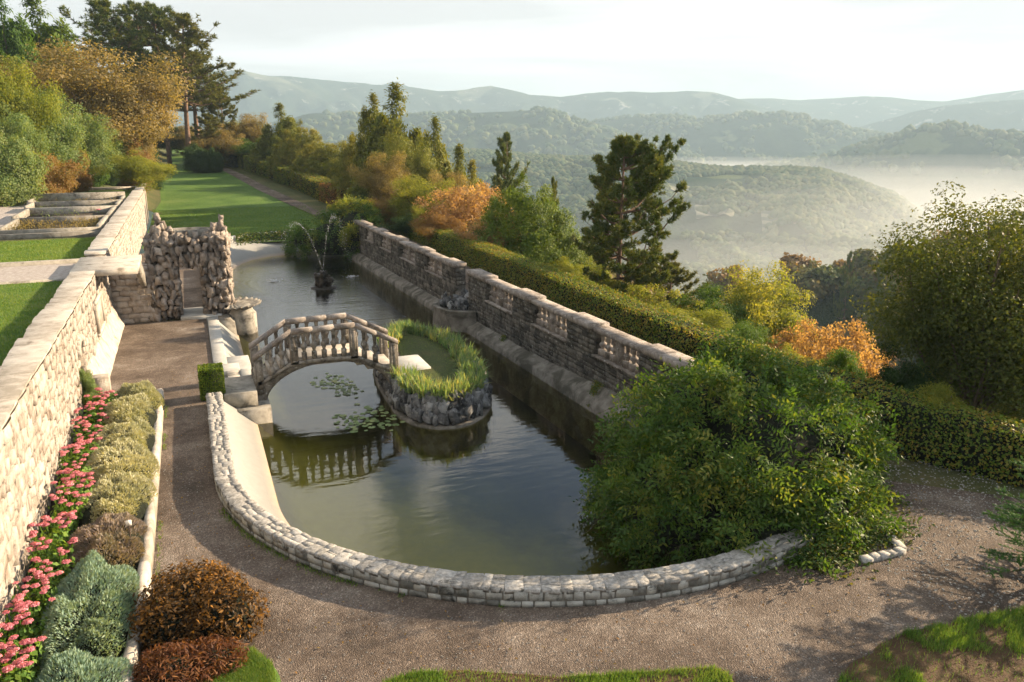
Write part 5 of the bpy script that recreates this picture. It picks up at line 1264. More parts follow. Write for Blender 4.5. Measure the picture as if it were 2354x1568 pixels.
for (u, v, r, w, lab) in ((451, 328, 119, 62, "clipped dark green ball bush at the end of the lawn"), (488, 338, 119, 45, "loose dark bush right of the clipped ball")):
    tree(u, v, r, w, 'h0', 'leaf_dark', lab, None, "shrub", "shrub")

# ---- leafy skins over clipped shapes
def skin_box(x0, x1, y0, y1, z0, z1, n, size, rng, wob=.05, faces='xXyYZ'):
    A = {'x': (y1 - y0) * (z1 - z0), 'X': (y1 - y0) * (z1 - z0), 'y': (x1 - x0) * (z1 - z0), 'Y': (x1 - x0) * (z1 - z0), 'Z': (x1 - x0) * (y1 - y0)}
    tot = sum(A[f] for f in faces); P = []; Q = []
    for f in faces:
        m = int(n * A[f] / tot); a, b2 = rng.random(m), rng.random(m); o = rng.uniform(-wob, wob * .6, m)
        if f == 'x': p = np.stack([x0 - o, y0 + (y1 - y0) * a, z0 + (z1 - z0) * b2], 1); q = (-1, 0, 0)
        elif f == 'X': p = np.stack([x1 + o, y0 + (y1 - y0) * a, z0 + (z1 - z0) * b2], 1); q = (1, 0, 0)
        elif f == 'y': p = np.stack([x0 + (x1 - x0) * a, y0 - o, z0 + (z1 - z0) * b2], 1); q = (0, -1, 0)
        elif f == 'Y': p = np.stack([x0 + (x1 - x0) * a, y1 + o, z0 + (z1 - z0) * b2], 1); q = (0, 1, 0)
        else: p = np.stack([x0 + (x1 - x0) * a, y0 + (y1 - y0) * b2, z1 + o], 1); q = (0, 0, 1)
        P.append(p); Q.append(np.zeros((m, 3)) + q)
    return np.concatenate(P), np.concatenate(Q)
def hedge(name, label, cpts, width, zh, n, size, mat, seed, group=None, core=True):
    """cpts: centre line (x, y, ground z, top z)"""
    rng = np.random.default_rng(seed); C = np.array(cpts, float); s = np.r_[0, np.cumsum(np.hypot(*np.diff(C[:, :2], axis=0).T))]; Lh = s[-1]
    def f(a, o, h):
        x = np.interp(a, s, C[:, 0]); y = np.interp(a, s, C[:, 1]); z0 = np.interp(a, s, C[:, 2]); z1 = np.interp(a, s, C[:, 3])
        e = .4; dx = np.interp(np.minimum(a + e, Lh), s, C[:, 0]) - np.interp(np.maximum(a - e, 0), s, C[:, 0]); dy = np.interp(np.minimum(a + e, Lh), s, C[:, 1]) - np.interp(np.maximum(a - e, 0), s, C[:, 1])
        l = np.hypot(dx, dy) + 1e-9; nx, ny = dy / l, -dx / l
        bul = .10 * fbm(a * .5, h * 1.5, 0, seed, 3)
        return np.stack([x + nx * (o * (1 + bul)), y + ny * (o * (1 + bul)), z0 + (z1 - z0) * h + .07 * fbm(a * .7, o * 2, 3, seed, 3) * h], -1)
    t_ = thing(name, label, "hedge", tuple(C[len(C) // 2, :3]), group)
    nu = max(3, int(Lh / .5)); secs = [[tuple(f(np.array(a), np.array(o), np.array(h))) for o, h in ((-width / 2 * .8, -.1), (-width / 2 * .86, .9), (-width / 2 * .75, .95), (width / 2 * .75, .95), (width / 2 * .86, .9), (width / 2 * .8, -.1))] for a in np.linspace(.08, Lh - .08, nu)]
    V, Fc = loft(secs, closed=True); obj("shade_core", MB().add(V, Fc), M['inner_shade'], t_, tint=False)  # added solid dark core that blocks light through the leaves
    hh = float(np.mean(C[:, 3] - C[:, 2])); A = np.array([Lh * hh, Lh * hh, Lh * width, 2 * width * hh]); A = A / A.sum(); mb = MB()
    for i, fr in enumerate(A):
        m = int(n * fr); a = rng.random(m) * Lh; h = rng.random(m); off = rng.normal(0, .045, m)
        if i < 2: sg = (-1, 1)[i]; P = f(a, sg * (width / 2 + off), h); P2 = f(a, sg * (width / 2 + off + .1), h)
        elif i == 2: o = rng.uniform(-.5, .5, m) * width; P = f(a, o, 1 + off / hh); P2 = P + (0, 0, .1)
        else: a = np.where(rng.random(m) < .5, 0, Lh) + rng.normal(0, .03, m); o = rng.uniform(-.5, .5, m) * width; P = f(a, o, h); P2 = f(a + np.where(a < Lh / 2, -.1, .1), o, h)
        Nq = nrmz(P2 - P + 1e-6); V, Fc, t = leaf_quads(P, Nq + (0, 0, .3), size, rng, .65, jit=.6); mb.add(V, Fc, t)
    obj("foliage", mb, mat, t_)
    return t_
HC = [(14.72, 63.5, .45, 1.80), (14.80, 42, .5, 1.83), (14.75, 24, .5, 1.82), (15.1, 18, .3, 1.70), (16.3, 14.2, .0, 1.45), (17.6, 11.9, -.05, 1.25), (18.6, 10.4, -.1, 1.1)]
hedge("long_hedge", "long clipped green hedge running behind the parapet wall", HC, 1.05, 1.3, 88000, .080, M['hedge_leaf'], 51)
hedge("brown_hedge", "brown-leaved end of the long hedge, farthest from the camera", [(14.68, 67.5, .4, 1.75), (14.72, 63.6, .45, 1.78)], 1.25, 1.3, 7000, .09, M['hedge_brown'], 52)
hp = [march(u, v) for u, v in [(782, 478), (735, 462), (730, 460), (668, 432), (664, 430), (628, 416), (622, 413), (590, 402), (585, 400), (560, 390), (555, 388), (535, 380)]]
hl = [("rounded brown cut hedge nearest the lawn's near corner", 'hedge_brown', 1.9), ("long green cut hedge left of the rounded brown one", 'hedge_leaf', 1.9), ("dark green cut hedge in the middle of the lawn path", 'hedge_leaf', 1.9), ("fourth dark green cut hedge along the lawn path", 'hedge_leaf', 1.9), ("fifth dark green cut hedge along the lawn path", 'hedge_leaf', 2.0), ("farthest dark green cut hedge beside the lawn path", 'hedge_leaf', 2.1)]
for i, (lab, mt, hgt) in enumerate(hl):
    a, b2 = hp[2 * i], hp[2 * i + 1]; d = (b2 - a)[:2] / np.linalg.norm((b2 - a)[:2]); nn = np.array((d[1], -d[0])) * 1.0
    if nn[0] < 0: nn = -nn
    q = [(p[0] + nn[0] * 1.1, p[1] + nn[1] * 1.1, p[2], p[2] + hgt * (1 if i else .95)) for p in (a, (a + b2) / 2, b2)]
    hedge("cut_hedge", lab, q, 2.2, hgt, 7000, .12, M[mt], 60 + i, "cut hedges along the lawn path")
p1_, p2_ = march(420, 360), march(545, 380)
hedge("cut_hedge", "low dark hedge closing the far end of the lawn, right of the clipped ball", [(*march(478, 366)[:2], march(478, 366)[2], march(478, 366)[2] + 1.6), (*march(545, 385)[:2], march(545, 385)[2], march(545, 385)[2] + 1.6)], 1.6, 1.5, 5000, .14, M['leaf_dark'], 70, "cut hedges along the lawn path")

# topiary cube
rng = np.random.default_rng(81); tp = thing("topiary_cube", "small square clipped box bush beside the bridge landing", "topiary", (.14, 25.1, 0))
P, Q = skin_box(-.20, .48, 24.75, 25.42, .02, .98, 5200, .05, rng, .035); V, Fc, t = leaf_quads(P, Q + (0, 0, .2), .06, rng, .6, jit=.55); obj("foliage", MB().add(V, Fc, t), M['boxwood'], tp)
obj("shade_core", MB().add(*box(-.17, .45, 24.78, 25.39, 0, .93)), M['inner_shade'], tp, tint=False)  # added dark block for the shade within the clipped leaves

# ---- wisteria mound
def wisteria(name, label, blobs, n_spray, leaflet, mat, seed, zmin=None, stems=True, cull=None):
    rng = np.random.default_rng(seed); c0 = np.array(blobs[0][:3]); t_ = thing(name, label, "shrub", (c0[0], c0[1], 0)); mb = MB()
    W_ = np.array([b[3] * b[4] + b[3] * b[5] for b in blobs]); W_ = W_ / W_.sum(); core = MB()
    for b, w in zip(blobs, W_):
        m = int(n_spray * w); q = sphere_pts(m, rng); q[:, 2] = np.where(q[:, 2] < -.55, -q[:, 2] * .5, q[:, 2]); q = nrmz(q)
        nzv = 1 + .20 * fbm(q[:, 0] * 3 + b[0], q[:, 1] * 3 + b[1], q[:, 2] * 3, seed, 3) + .17 * fbm(q[:, 0] * 9, q[:, 1] * 9, q[:, 2] * 9, seed + 1, 2)
        nc = max(6, int(m / 42)); qc = nrmz(rng.normal(0, 1, (nc, 3))); qc[:, 2] = np.where(qc[:, 2] < -.55, -qc[:, 2] * .5, qc[:, 2]); qc = nrmz(qc); ro = rng.uniform(.80, 1.10, nc)
        ci = rng.integers(nc, size=m); cp_ = np.array(b[:3]) + qc[ci] * np.array(b[3:6]) * (ro[ci] * nzv ** .6)[:, None]; of_ = nrmz(rng.normal(0, 1, (m, 3))) * (rng.random((m, 1)) ** .5) * np.array((.42, .42, .26)); of_[:, 2] -= .10 * np.hypot(of_[:, 0], of_[:, 1]) / .4
        P = np.where((rng.random(m) < .80)[:, None], cp_ + of_, np.array(b[:3]) + q * np.array(b[3:6]) * (nzv * (.98 - .30 * rng.random(m) ** 1.5))[:, None])
        keepp = np.ones(m, bool)
        for b2 in blobs:
            if b2 is b: continue
            keepp &= np.sum(((P - np.array(b2[:3])) / np.array(b2[3:6])) ** 2, 1) > .62
        if zmin is not None: keepp &= P[:, 2] > zmin(P[:, 0], P[:, 1])
        if cull is not None: keepp &= ~cull(P)
        P, q = P[keepp], q[keepp]; m = len(P)
        out = nrmz(q * (1, 1, .8)); d = nrmz(out * .7 + np.array((0, 0, -.35)) + rng.normal(0, .35, (m, 3))); side = nrmz(np.cross(d, out + rng.normal(0, .3, (m, 3)))); nn = nrmz(np.cross(side, d)); tv = rng.random(m)
        L = leaflet * 3.2
        for k in range(4):
            for sg in (-1, 1):
                c = P + d * (L * (k / 4)) + side * (sg * leaflet * .45) - np.array((0, 0, 1)) * (L * .10 * k * k / 4)
                V, Fc, t = leaf_quads(c, nn, leaflet, rng, .38, along=nrmz(side * sg + d * .7), jit=.22, fold=.06); mb.add(V, Fc, np.clip(np.repeat(tv, 4) * .8 + t * .2, 0, 1))
        V, Fc, t = leaf_quads(P + d * L, nn, leaflet, rng, .38, along=d, jit=.2); mb.add(V, Fc, np.repeat(tv, 4))
        V, Fc = loft([[(b[0] + b[3] * .66 * math.cos(a) * math.cos(e), b[1] + b[4] * .66 * math.sin(a) * math.cos(e), b[2] + b[5] * .66 * math.sin(e)) for a in np.linspace(0, 2 * math.pi, 17)[:-1]] for e in np.linspace(-.9, 1.5, 8)], closed=True)
        if zmin is not None: V[:, 2] = np.maximum(V[:, 2], zmin(V[:, 0], V[:, 1]) + .05)
        if zmin is None or True: core.add(V, Fc)
    obj("foliage", mb, mat, t_); obj("shade_core", core, M['inner_shade'], t_, tint=False)  # added dark cores behind the sprays, so the gaps read as shade
    if stems:
        st = MB()
        for k in range(60):
            b = blobs[rng.integers(len(blobs))]; a = rng.uniform(2.4, 4.4); e = rng.uniform(-.2, .5); c = np.array((b[0] + b[3] * math.cos(a) * math.cos(e), b[1] + b[4] * math.sin(a) * math.cos(e), b[2] + b[5] * math.sin(e))); dv = np.array((math.cos(a), math.sin(a) - .2, rng.uniform(-.4, .5)))
            Lq = rng.uniform(.3, .9); Pq = [c + dv * Lq * s_ + np.array((0, 0, -.5 * Lq * s_ * s_)) + rng.normal(0, .03, 3) for s_ in np.linspace(0, 1, 7)]; st.add(*tube(Pq, np.linspace(.009, .003, 7), 4, False))
        obj("stems", st, M['bark'], t_, kind="stuff", tint=False)
    return t_
def zmn(x, y): return np.where((np.hypot(x - 8.1, y - 18.6) < 7.3) | ((y > 18) & (x < 11.3)), WZ + .05, .02)
wisteria("wisteria_mound", "huge sprawling green wisteria burying the right end of the pool wall",
    [(11.3, 13.3, .3, 2.9, 2.4, 2.55), (9.75, 13.5, -.2, 2.0, 2.1, 1.9), (12.5, 13.6, .1, 2.0, 2.0, 1.8), (10.7, 15.3, .5, 1.9, 1.8, 2.0), (11.3, 11.9, -.2, 1.9, 1.5, 1.35), (10.2, 11.7, -.3, 1.6, 1.35, 1.35), (11.9, 15.0, 1.3, 1.2, 1.2, 1.75), (10.2, 14.2, 1.9, 1.0, .9, .9), (12.6, 12.9, 1.3, .9, .9, .8)],
    15500, .125, M['leaf_wisteria'], 91, zmn)
wisteria("wisteria_mound", "yellow-tipped climber over the far right corner of the pool, behind the jets",
    [(9.4, 57.6, .3, 2.6, 1.9, 1.9), (10.9, 57.4, 1.1, 1.7, 1.8, 1.9), (7.9, 58.8, .2, 1.8, 1.3, 1.0), (10.6, 56.6, .1, 1.4, 1.4, 1.3)],
    3600, .15, M['leaf_wisteria'], 92, lambda x, y: WZ + .1 + 0 * x, stems=False)
wisteria("golden_climber", "golden lit top of the climber above the far end of the parapet wall", [(11.2, 58.4, 2.35, 1.35, 1.2, .8), (10.6, 55.5, .9, .8, .7, .8)], 1500, .15, M['leaf_yellowgreen'], 93, None, stems=False)
# ivy trailing over the far kerb and down the wall foot
rng = np.random.default_rng(95); mb = MB(); m = 5200
k = rng.integers(22, len(FAR_OUT) - 1, m); P = FAR_OUT[k] + rng.normal(0, .16, (m, 2)); o = rng.random(m)
P3 = np.stack([P[:, 0] - .15 * o * 2, P[:, 1] - .55 * o - .02, .68 - .75 * o + rng.normal(0, .05, m)], 1); P3 = P3[P3[:, 0] > 2.9]
V, Fc, t = leaf_quads(P3, np.zeros((len(P3), 3)) + (-.2, -.8, .6), .13, rng, .8); mb.add(V, Fc, t); iv = obj("ivy", mb, M['ivy']); props(iv, "ivy trailing over the far pool kerb", "ivy", kind="thing")
mb = MB()
for y0, w_, h_ in ((21.9, .16, .75), (29.6, .12, .8), (18.6, .2, .4), (16.6, .25, .5)):
    m = int(900 * h_); o = rng.random(m); yy = y0 + rng.normal(0, w_, m) * (1 - .6 * o) - o * .15; P3 = np.array([wpt(a, .10 + .42 * b2 + rng.normal(0, .02), ledge(a) + .15 - (h_) * b2) for a, b2 in zip(yy, o)])
    V, Fc, t = leaf_quads(P3, np.zeros((len(P3), 3)) + (-1, -.1, .6), .055, rng, .8); mb.add(V, Fc, t)
iv = obj("ivy", mb, M['ivy']); props(iv, "small dark ivy tufts hanging down the foot of the parapet wall", "ivy", kind="thing")
mb = MB(); m = 4200; a = np.radians(rng.uniform(284, 312, m)); R = 8.2 + np.abs(rng.normal(0, .42, m)); P3 = np.stack([8.1 + R * np.cos(a), 18.6 + R * np.sin(a), .03 + rng.random(m) * .22 * np.clip(1.2 - (R - 8.1), 0, 1)], 1)
V, Fc, t = leaf_quads(P3, np.zeros((m, 3)) + (0, -.3, 1), .09, rng, .5, jit=.7); mb.add(V, Fc, t)
k2 = rng.random(2600); P3 = np.stack([10.6 + 2.1 * k2 + rng.normal(0, .3, 2600), 10.75 + .1 * k2 + rng.normal(0, .22, 2600), .03 + rng.random(2600) * .16], 1); V, Fc, t = leaf_quads(P3, np.zeros((2600, 3)) + (0, -.3, 1), .09, rng, .5, jit=.7); mb.add(V, Fc, t)
iv = obj("ground_cover", mb, M['ivy'], kind="stuff")

# ---- iris ring
rng = np.random.default_rng(101); mb = MB(); Pi, Ni, Ti = inset(IL, .55)
def blade_strip(mb, base, d, L, w, droop, tint, ns=4):
    """arching blade: base (n,3), d lean dir (n,3)"""
    n = len(base); side = nrmz(np.cross(d, (0, 0, 1)) + 1e-6); V = []
    for i in range(ns + 1):
        s = i / ns; c = base + np.array((0, 0, 1)) * (L * (s - droop * s * s * .9))[:, None] + d * (L * (.15 * s + droop * s * s))[:, None]
        ww = (w * (1 - s) ** .6 * (.9 if i else .7) + .001)[:, None]; V += [c - side * ww, c + side * ww]
    V = np.stack(V, 1).reshape(-1, 3); b0 = np.arange(n) * 2 * (ns + 1); Fc = []
    for i in range(ns): Fc.append(np.stack([b0 + 2 * i, b0 + 2 * i + 1, b0 + 2 * i + 3, b0 + 2 * i + 2], 1))
    mb.add(V, np.concatenate(Fc), np.repeat(tint, 2 * (ns + 1)))
for i in range(len(Pi)):
    p = Pi[i]
    if 25.0 < p[1] < 28.8 and p[0] < 6.6: continue
    for c in range(4):
        cpos = p - Ni[i] * rng.uniform(-.28, .45) + Ti[i] * rng.uniform(-.25, .25); m = 17
        a = rng.uniform(0, 6.28, m); d = np.stack([np.cos(a), np.sin(a), 0 * a], 1) * .8 + np.r_[Ni[i], 0] * .35; d = nrmz(d)
        base = np.stack([cpos[0] + rng.normal(0, .05, m), cpos[1] + rng.normal(0, .05, m), np.full(m, .02)], 1)
        blade_strip(mb, base, d, rng.uniform(.34, .62, m), rng.uniform(.015, .030, m), rng.uniform(.1, .75, m) ** 1.3, np.clip(rng.random(m) * .8 + .1, 0, 1))
iv = obj("irises", mb, M['iris']); iv["kind"] = "stuff"

# ---- water lilies: one pad each
rng = np.random.default_rng(111); pads = []
LILY = []
for k in range(4):
    V = [(0, 0, .0)] + [(math.cos(a) * (1 + .03 * math.sin(5 * a + k)), math.sin(a) * (1 + .03 * math.sin(4 * a)), .02 * math.sin(3 * a + k) + .03) for a in np.radians(np.linspace(14, 346, 17))]
    LILY.append(mesh_data("lily_pad", MB().add(V, [(0, i, i + 1) for i in range(1, 17)], rng.random()), M['lily']))
cl = [((1300, 1600), 0)]
def lilies(pts, n, spread, rmin, rmax, lab, grp):
    for k in range(n):
        u, v = pts[rng.integers(len(pts))]; p = at(u + rng.normal(0, spread), v + rng.normal(0, spread * .42), WZ + .012); R = rng.uniform(rmin, rmax)
        if any((p[0] - q[0]) ** 2 + (p[1] - q[1]) ** 2 < ((R + q[2]) * .8) ** 2 for q in pads): continue
        if ((p[0] - 5.3) > 0 and p[1] > 21.9): 
            e = np.min(np.hypot(IL[:, 0] - p[0], IL[:, 1] - p[1])); 
            if e < R or (p[0] > 5.6): continue
        pads.append((p[0], p[1], R)); o = bpy.data.objects.new("lily_pad", LILY[rng.integers(4)]); COL.objects.link(o); o.location = p; o.rotation_euler = (rng.normal(0, .05), rng.normal(0, .05), rng.uniform(0, 6.28)); o.scale = (R, R, R)
        props(o, lab, "lily pad", grp)
lilies([(810, 965), (830, 980), (850, 965), (865, 945), (800, 975), (845, 950), (880, 975), (895, 960), (800, 960)], 190, 17, .055, .125, "round floating lily pad in the nearer patch, beside the island rocks", "lily pads in the nearer patch beside the island")
lilies([(775, 895), (790, 885), (760, 870), (745, 882), (800, 900), (825, 905), (785, 868), (770, 880)], 110, 13, .06, .12, "round floating lily pad in the farther patch, framed by the bridge arch", "lily pads in the farther patch under the bridge")

# ---- planted bed: lavender and thyme cushions, pink stonecrops
def mound(name, label, cat, cx0, cy0, rx, ry, h, n, size, mat, seed, z0=.2, asp=.3, up=1.2, group=None):
    rng = np.random.default_rng(seed); t_ = thing(name, label, cat, (cx0, cy0, z0), group); a = rng.uniform(0, 6.283, n); r = np.sqrt(rng.random(n)) * 1.0
    r = r ** .9; edge = 1 + .22 * np.array(vnoise(np.cos(a) * 2 + seed, np.sin(a) * 2, 0, seed)); bm = 1 + .42 * fbm(r * np.cos(a) * rx * 3 + seed, r * np.sin(a) * ry * 3, 0, seed, 3)
    x, y = cx0 + rx * edge * r * np.cos(a), cy0 + ry * edge * r * np.sin(a); z = z0 + h * np.sqrt(np.clip(1 - r ** 3.2, 0, 1)) * bm * rng.uniform(.86, 1.05, n)
    P = np.stack([x, y, z], 1); out = np.stack([np.cos(a) * r * .8, np.sin(a) * r * .8, np.full(n, .7)], 1)
    nq = np.cross(out, rng.normal(0, 1, (n, 3))); V, Fc, t = leaf_quads(P, nq, size, rng, asp, along=nrmz(out) * up, jit=.3, fold=0)
    obj("foliage", MB().add(V, Fc, np.clip(t * .6 + .4 * np.repeat(fbm(x * 5, y * 5, 0, 3) * .5 + .5, 4), 0, 1)), mat, t_)
    V, Fc = loft([[(cx0 + rx * q * math.cos(w), cy0 + ry * q * math.sin(w), z0 + h * .86 * math.sqrt(max(0, 1 - q ** 3.2)) - .04) for w in np.linspace(0, 6.283, 25)[:-1]] for q in (1.0, .97, .9, .78, .6, .35, .02)], closed=True)
    obj("shade_core", MB().add(V, Fc), M['inner_shade'], t_, tint=False); return t_  # added dark dome for the shade under the leaves
gm = "grey-leaved cushions in the flower bed"
mound("thyme_cushion", "pale sage cushion farthest along the flower bed, at its corner", "cushion plant", -1.90, 24.3, .72, 1.15, .55, 11000, .075, M['lavender_sage'], 1, group=gm)
mound("thyme_cushion", "pale cushion second from the far corner of the bed, taller than its neighbours", "cushion plant", -2.0, 22.7, .70, 1.35, .60, 12000, .075, M['lavender_sage'], 2, group=gm)
mound("thyme_cushion", "long pale grey-yellow cushion in the middle of the row", "cushion plant", -2.0, 20.9, .70, 1.45, .54, 12000, .075, M['lavender_sage'], 8, group=gm)
mound("thyme_cushion", "pale cushion second beyond the white plant label", "cushion plant", -2.02, 19.1, .71, 1.4, .57, 12000, .07, M['lavender_sage'], 3, group=gm)
mound("thyme_cushion", "golden-green cushion just beyond the white plant label", "cushion plant", -2.02, 17.3, .71, 1.4, .55, 12000, .07, M['lavender_sage'], 4, group=gm)
mound("lavender", "mauve-tinged lavender just in front of the white plant label", "lavender", -2.05, 15.4, .70, 1.3, .50, 12000, .075, M['lavender_mauve'], 5, group=gm)
mound("lavender", "large shade-tinted teal-grey lavender nearest the camera", "lavender", -2.12, 13.1, .70, 1.7, .58, 16000, .07, M['lavender_shaded'], 6, group=gm)
mound("lavender", "shade-tinted teal-grey lavender cut by the bottom edge of the picture", "lavender", -2.15, 10.8, .72, 1.3, .5, 9000, .07, M['lavender_shaded'], 7, group=gm)
rng = np.random.default_rng(121)
FH = []
for k in range(4):
    n = 70; a = rng.uniform(0, 6.283, n); r = np.sqrt(rng.random(n)); P = np.stack([r * np.cos(a), r * np.sin(a), .55 * np.sqrt(1 - r * r * .8)], 1)
    V, Fc, t = leaf_quads(P, P + (0, 0, .4), .42, rng, .8, jit=.5, fold=.2); mb = MB().add(V, Fc, t); V, Fc = lathe([(.02, 0), (.8, .1), (.88, .2), (.6, .42), (.05, .5)], n=8); mb.add(V, Fc, .3); FH.append(mesh_data("flower_head", mb, M['sedum_flower']))
def sedum(x, y, rx, h, nh, lab, z0=.2, grp="pink stonecrops along the terrace wall"):
    t_ = thing("stonecrop", lab, "flowering plant", (x, y, z0), grp); n = 260; a = rng.uniform(0, 6.283, n); r = np.sqrt(rng.random(n)) * rx; hh = rng.random(n)
    P = np.stack([x + r * np.cos(a), y + r * np.sin(a), z0 + h * (.15 + .72 * hh)], 1); V, Fc, t = leaf_quads(P, np.stack([np.cos(a), np.sin(a), 1 + 0 * a], 1), .11, rng, .55, jit=.5); mb = MB().add(V, Fc, t)
    for k in range(nh):
        aa, rr = rng.uniform(0, 6.283), math.sqrt(rng.random()) * rx * 1.05; hx, hy, hz = x + rr * math.cos(aa), y + rr * math.sin(aa), z0 + h * rng.uniform(.86, 1.08)
        mb.add(*tube([(x + .3 * rr * math.cos(aa), y + .3 * rr * math.sin(aa), z0), (hx, hy, hz)], [.009, .007], 4, False))
        s = rng.uniform(.045, .08); o = inst("flower_head", FH[rng.integers(4)], t_, (hx, hy, hz), np.array(Matrix.Rotation(rng.uniform(0, 6), 3, 'Z')), (s, s, s))
    obj("leaves", mb, M['sedum_leaf'], t_)
lab_s = ["pink stonecrop at the very near end of the row, beside the lavender", "pink stonecrop second from the near end of the row"]
ys_ = np.linspace(10.6, 24.0, 22)
for i, y in enumerate(ys_):
    q = i / (len(ys_) - 1); ORD = ["", "second", "third", "fourth", "fifth", "sixth", "seventh", "eighth", "ninth", "tenth", "eleventh"]
    lab = ("pink stonecrop at the near end of the row, cut by the bottom edge" if i == 0 else "pink stonecrop at the far end of the row, by the wall niche" if i == len(ys_) - 1 else
           f"rose pink stonecrop, {ORD[i]} from the near end of the row along the wall" if i < 11 else f"salmon pink stonecrop, {ORD[len(ys_) - 1 - i]} from the far end of the row along the wall")
    sedum(-2.94 + rng.uniform(-.10, .12) + .10 * q, y + rng.uniform(-.1, .1), rng.uniform(.30, .42), rng.uniform(.5, .68), int(rng.integers(11, 17)), lab)
tree(198, 895, 25.0, 60, 'h0', 'leaf_pale', "pale leafy plant at the far end of the flower bed against the wall", None, "plant", "shrub", base=.2)
for y, z, lb_ in ((37.2, 0, 'nearest'), (38.4, .0, 'second nearest'), (39.6, .0, 'third nearest'), (41, .1, 'farthest')): sedum(-2.35, y, .4, 1.3 if y < 39 else 1.0, 14, f"tall pink stonecrop between the rock gate and the terrace wall, the {lb_} of four", z0=z + .4, grp="pink stonecrops behind the rock gate")
# bronze shrub, reddish shrub, nearer right fir
def leafy_mound(name, label, blobs, n, size, mat, seed, asp=.42, zmin=.02):
    rng = np.random.default_rng(seed); t_ = thing(name, label, "shrub", (blobs[0][0], blobs[0][1], 0)); mb = MB(); core = MB()
    W_ = np.array([b[3] * b[5] for b in blobs]); W_ = W_ / W_.sum()
    for b, w in zip(blobs, W_):
        m = int(n * w); q = sphere_pts(m, rng); q[:, 2] = np.abs(q[:, 2]); nzv = 1 + .22 * fbm(q[:, 0] * 3 + b[0], q[:, 1] * 3, q[:, 2] * 3, seed, 3)
        P = np.array(b[:3]) + q * np.array(b[3:6]) * (nzv * rng.uniform(.72, 1.08, m))[:, None]; P = P[P[:, 2] > zmin]; q = q[:len(P)]
        V, Fc, t = leaf_quads(P, P - np.array(b[:3]) + (0, 0, .2), size, rng, asp, jit=.5); mb.add(V, Fc, t)
        V, Fc = loft([[(b[0] + b[3] * .72 * math.cos(a) * math.cos(e), b[1] + b[4] * .72 * math.sin(a) * math.cos(e), max(0, b[2] + b[5] * .72 * math.sin(e))) for a in np.linspace(0, 2 * math.pi, 13)[:-1]] for e in np.linspace(0, 1.5, 5)], closed=True); core.add(V, Fc)
    obj("foliage", mb, mat, t_); obj("shade_core", core, M['inner_shade'], t_, tint=False); return t_  # added dark cores for the shade beneath the foliage
leafy_mound("bronze_shrub", "bronze-leaved shrub at the near corner of the flower bed kerb", [(-.62, 12.9, .1, .82, .72, .92), (-.1, 12.35, .1, .65, .6, .8), (-.95, 12.4, .1, .6, .5, .75), (-.3, 13.1, .1, .6, .5, .75)], 9500, .085, M['shrub_bronze'], 131)
leafy_mound("red_shrub", "low reddish feathery shrub in front of the bronze one", [(-.9, 11.35, .05, .62, .5, .52), (-.35, 11.5, .05, .5, .4, .42)], 4200, .10, M['shrub_red'], 132, .22)

def fir(name, label, loc, H, R, seed, aw=None):
    rng = np.random.default_rng(seed); t_ = thing(name, label, "tree", loc); wood = MB().add(*tube([(loc[0], loc[1], loc[2] - .1), (loc[0], loc[1], loc[2] + H)], [.07, .015], 7)); nd = MB()
    for k in range(20):
        z = H * (.06 + .9 * k / 19); L0 = R * (1 - k / 20.5)
        for j in range(8):
            a = rng.uniform(0, 6.283); L = L0 * rng.uniform(.75, 1.1); d = np.array((math.cos(a), math.sin(a), .12)); side = np.array((-d[1], d[0], 0)); b0 = np.array(loc) + (0, 0, z)
            wood.add(*tube([b0, b0 + d * L], [.016, .006], 4, False)); tw = [(b0 + d * L * .15, b0 + d * L)]
            for m in range(int(3 + 7 * L / R)):
                f = rng.uniform(.25, .98); s = b0 + d * L * f; e = s + (side * rng.choice((-1, 1)) + d * .9) * L * .34 * (1.15 - f) + (0, 0, .01); tw.append((s, e))
            for s, e in tw:
                n = int(60 * np.linalg.norm(e - s) / .3) + 10; C = s + (e - s) * rng.random((n, 1)); ax = nrmz((e - s)[None])[0]; dv = nrmz(ax * .7 + rng.normal(0, .5, (n, 3)) + (0, 0, .35)); ss = .05 * rng.uniform(.7, 1.2, (n, 1)); bb_ = nrmz(np.cross(dv, rng.normal(0, 1, (n, 3)))) * ss * .16
                V = np.stack([C - bb_, C + bb_, C + dv * ss], 1).reshape(-1, 3); nd.add(V, np.arange(len(V)).reshape(-1, 3), np.repeat(rng.random() * .5 + rng.random(n) * .5, 3))
    obj("trunk", wood, M['bark'], t_, tint=False); obj("needles", nd, M['fir'], t_); return t_
q = at(2425, 1330, 0.0); fir("fir_tree", "young green fir reaching in from the right edge of the picture", (float(q[0]), float(q[1]), 0), 4.1, 1.7, 141)

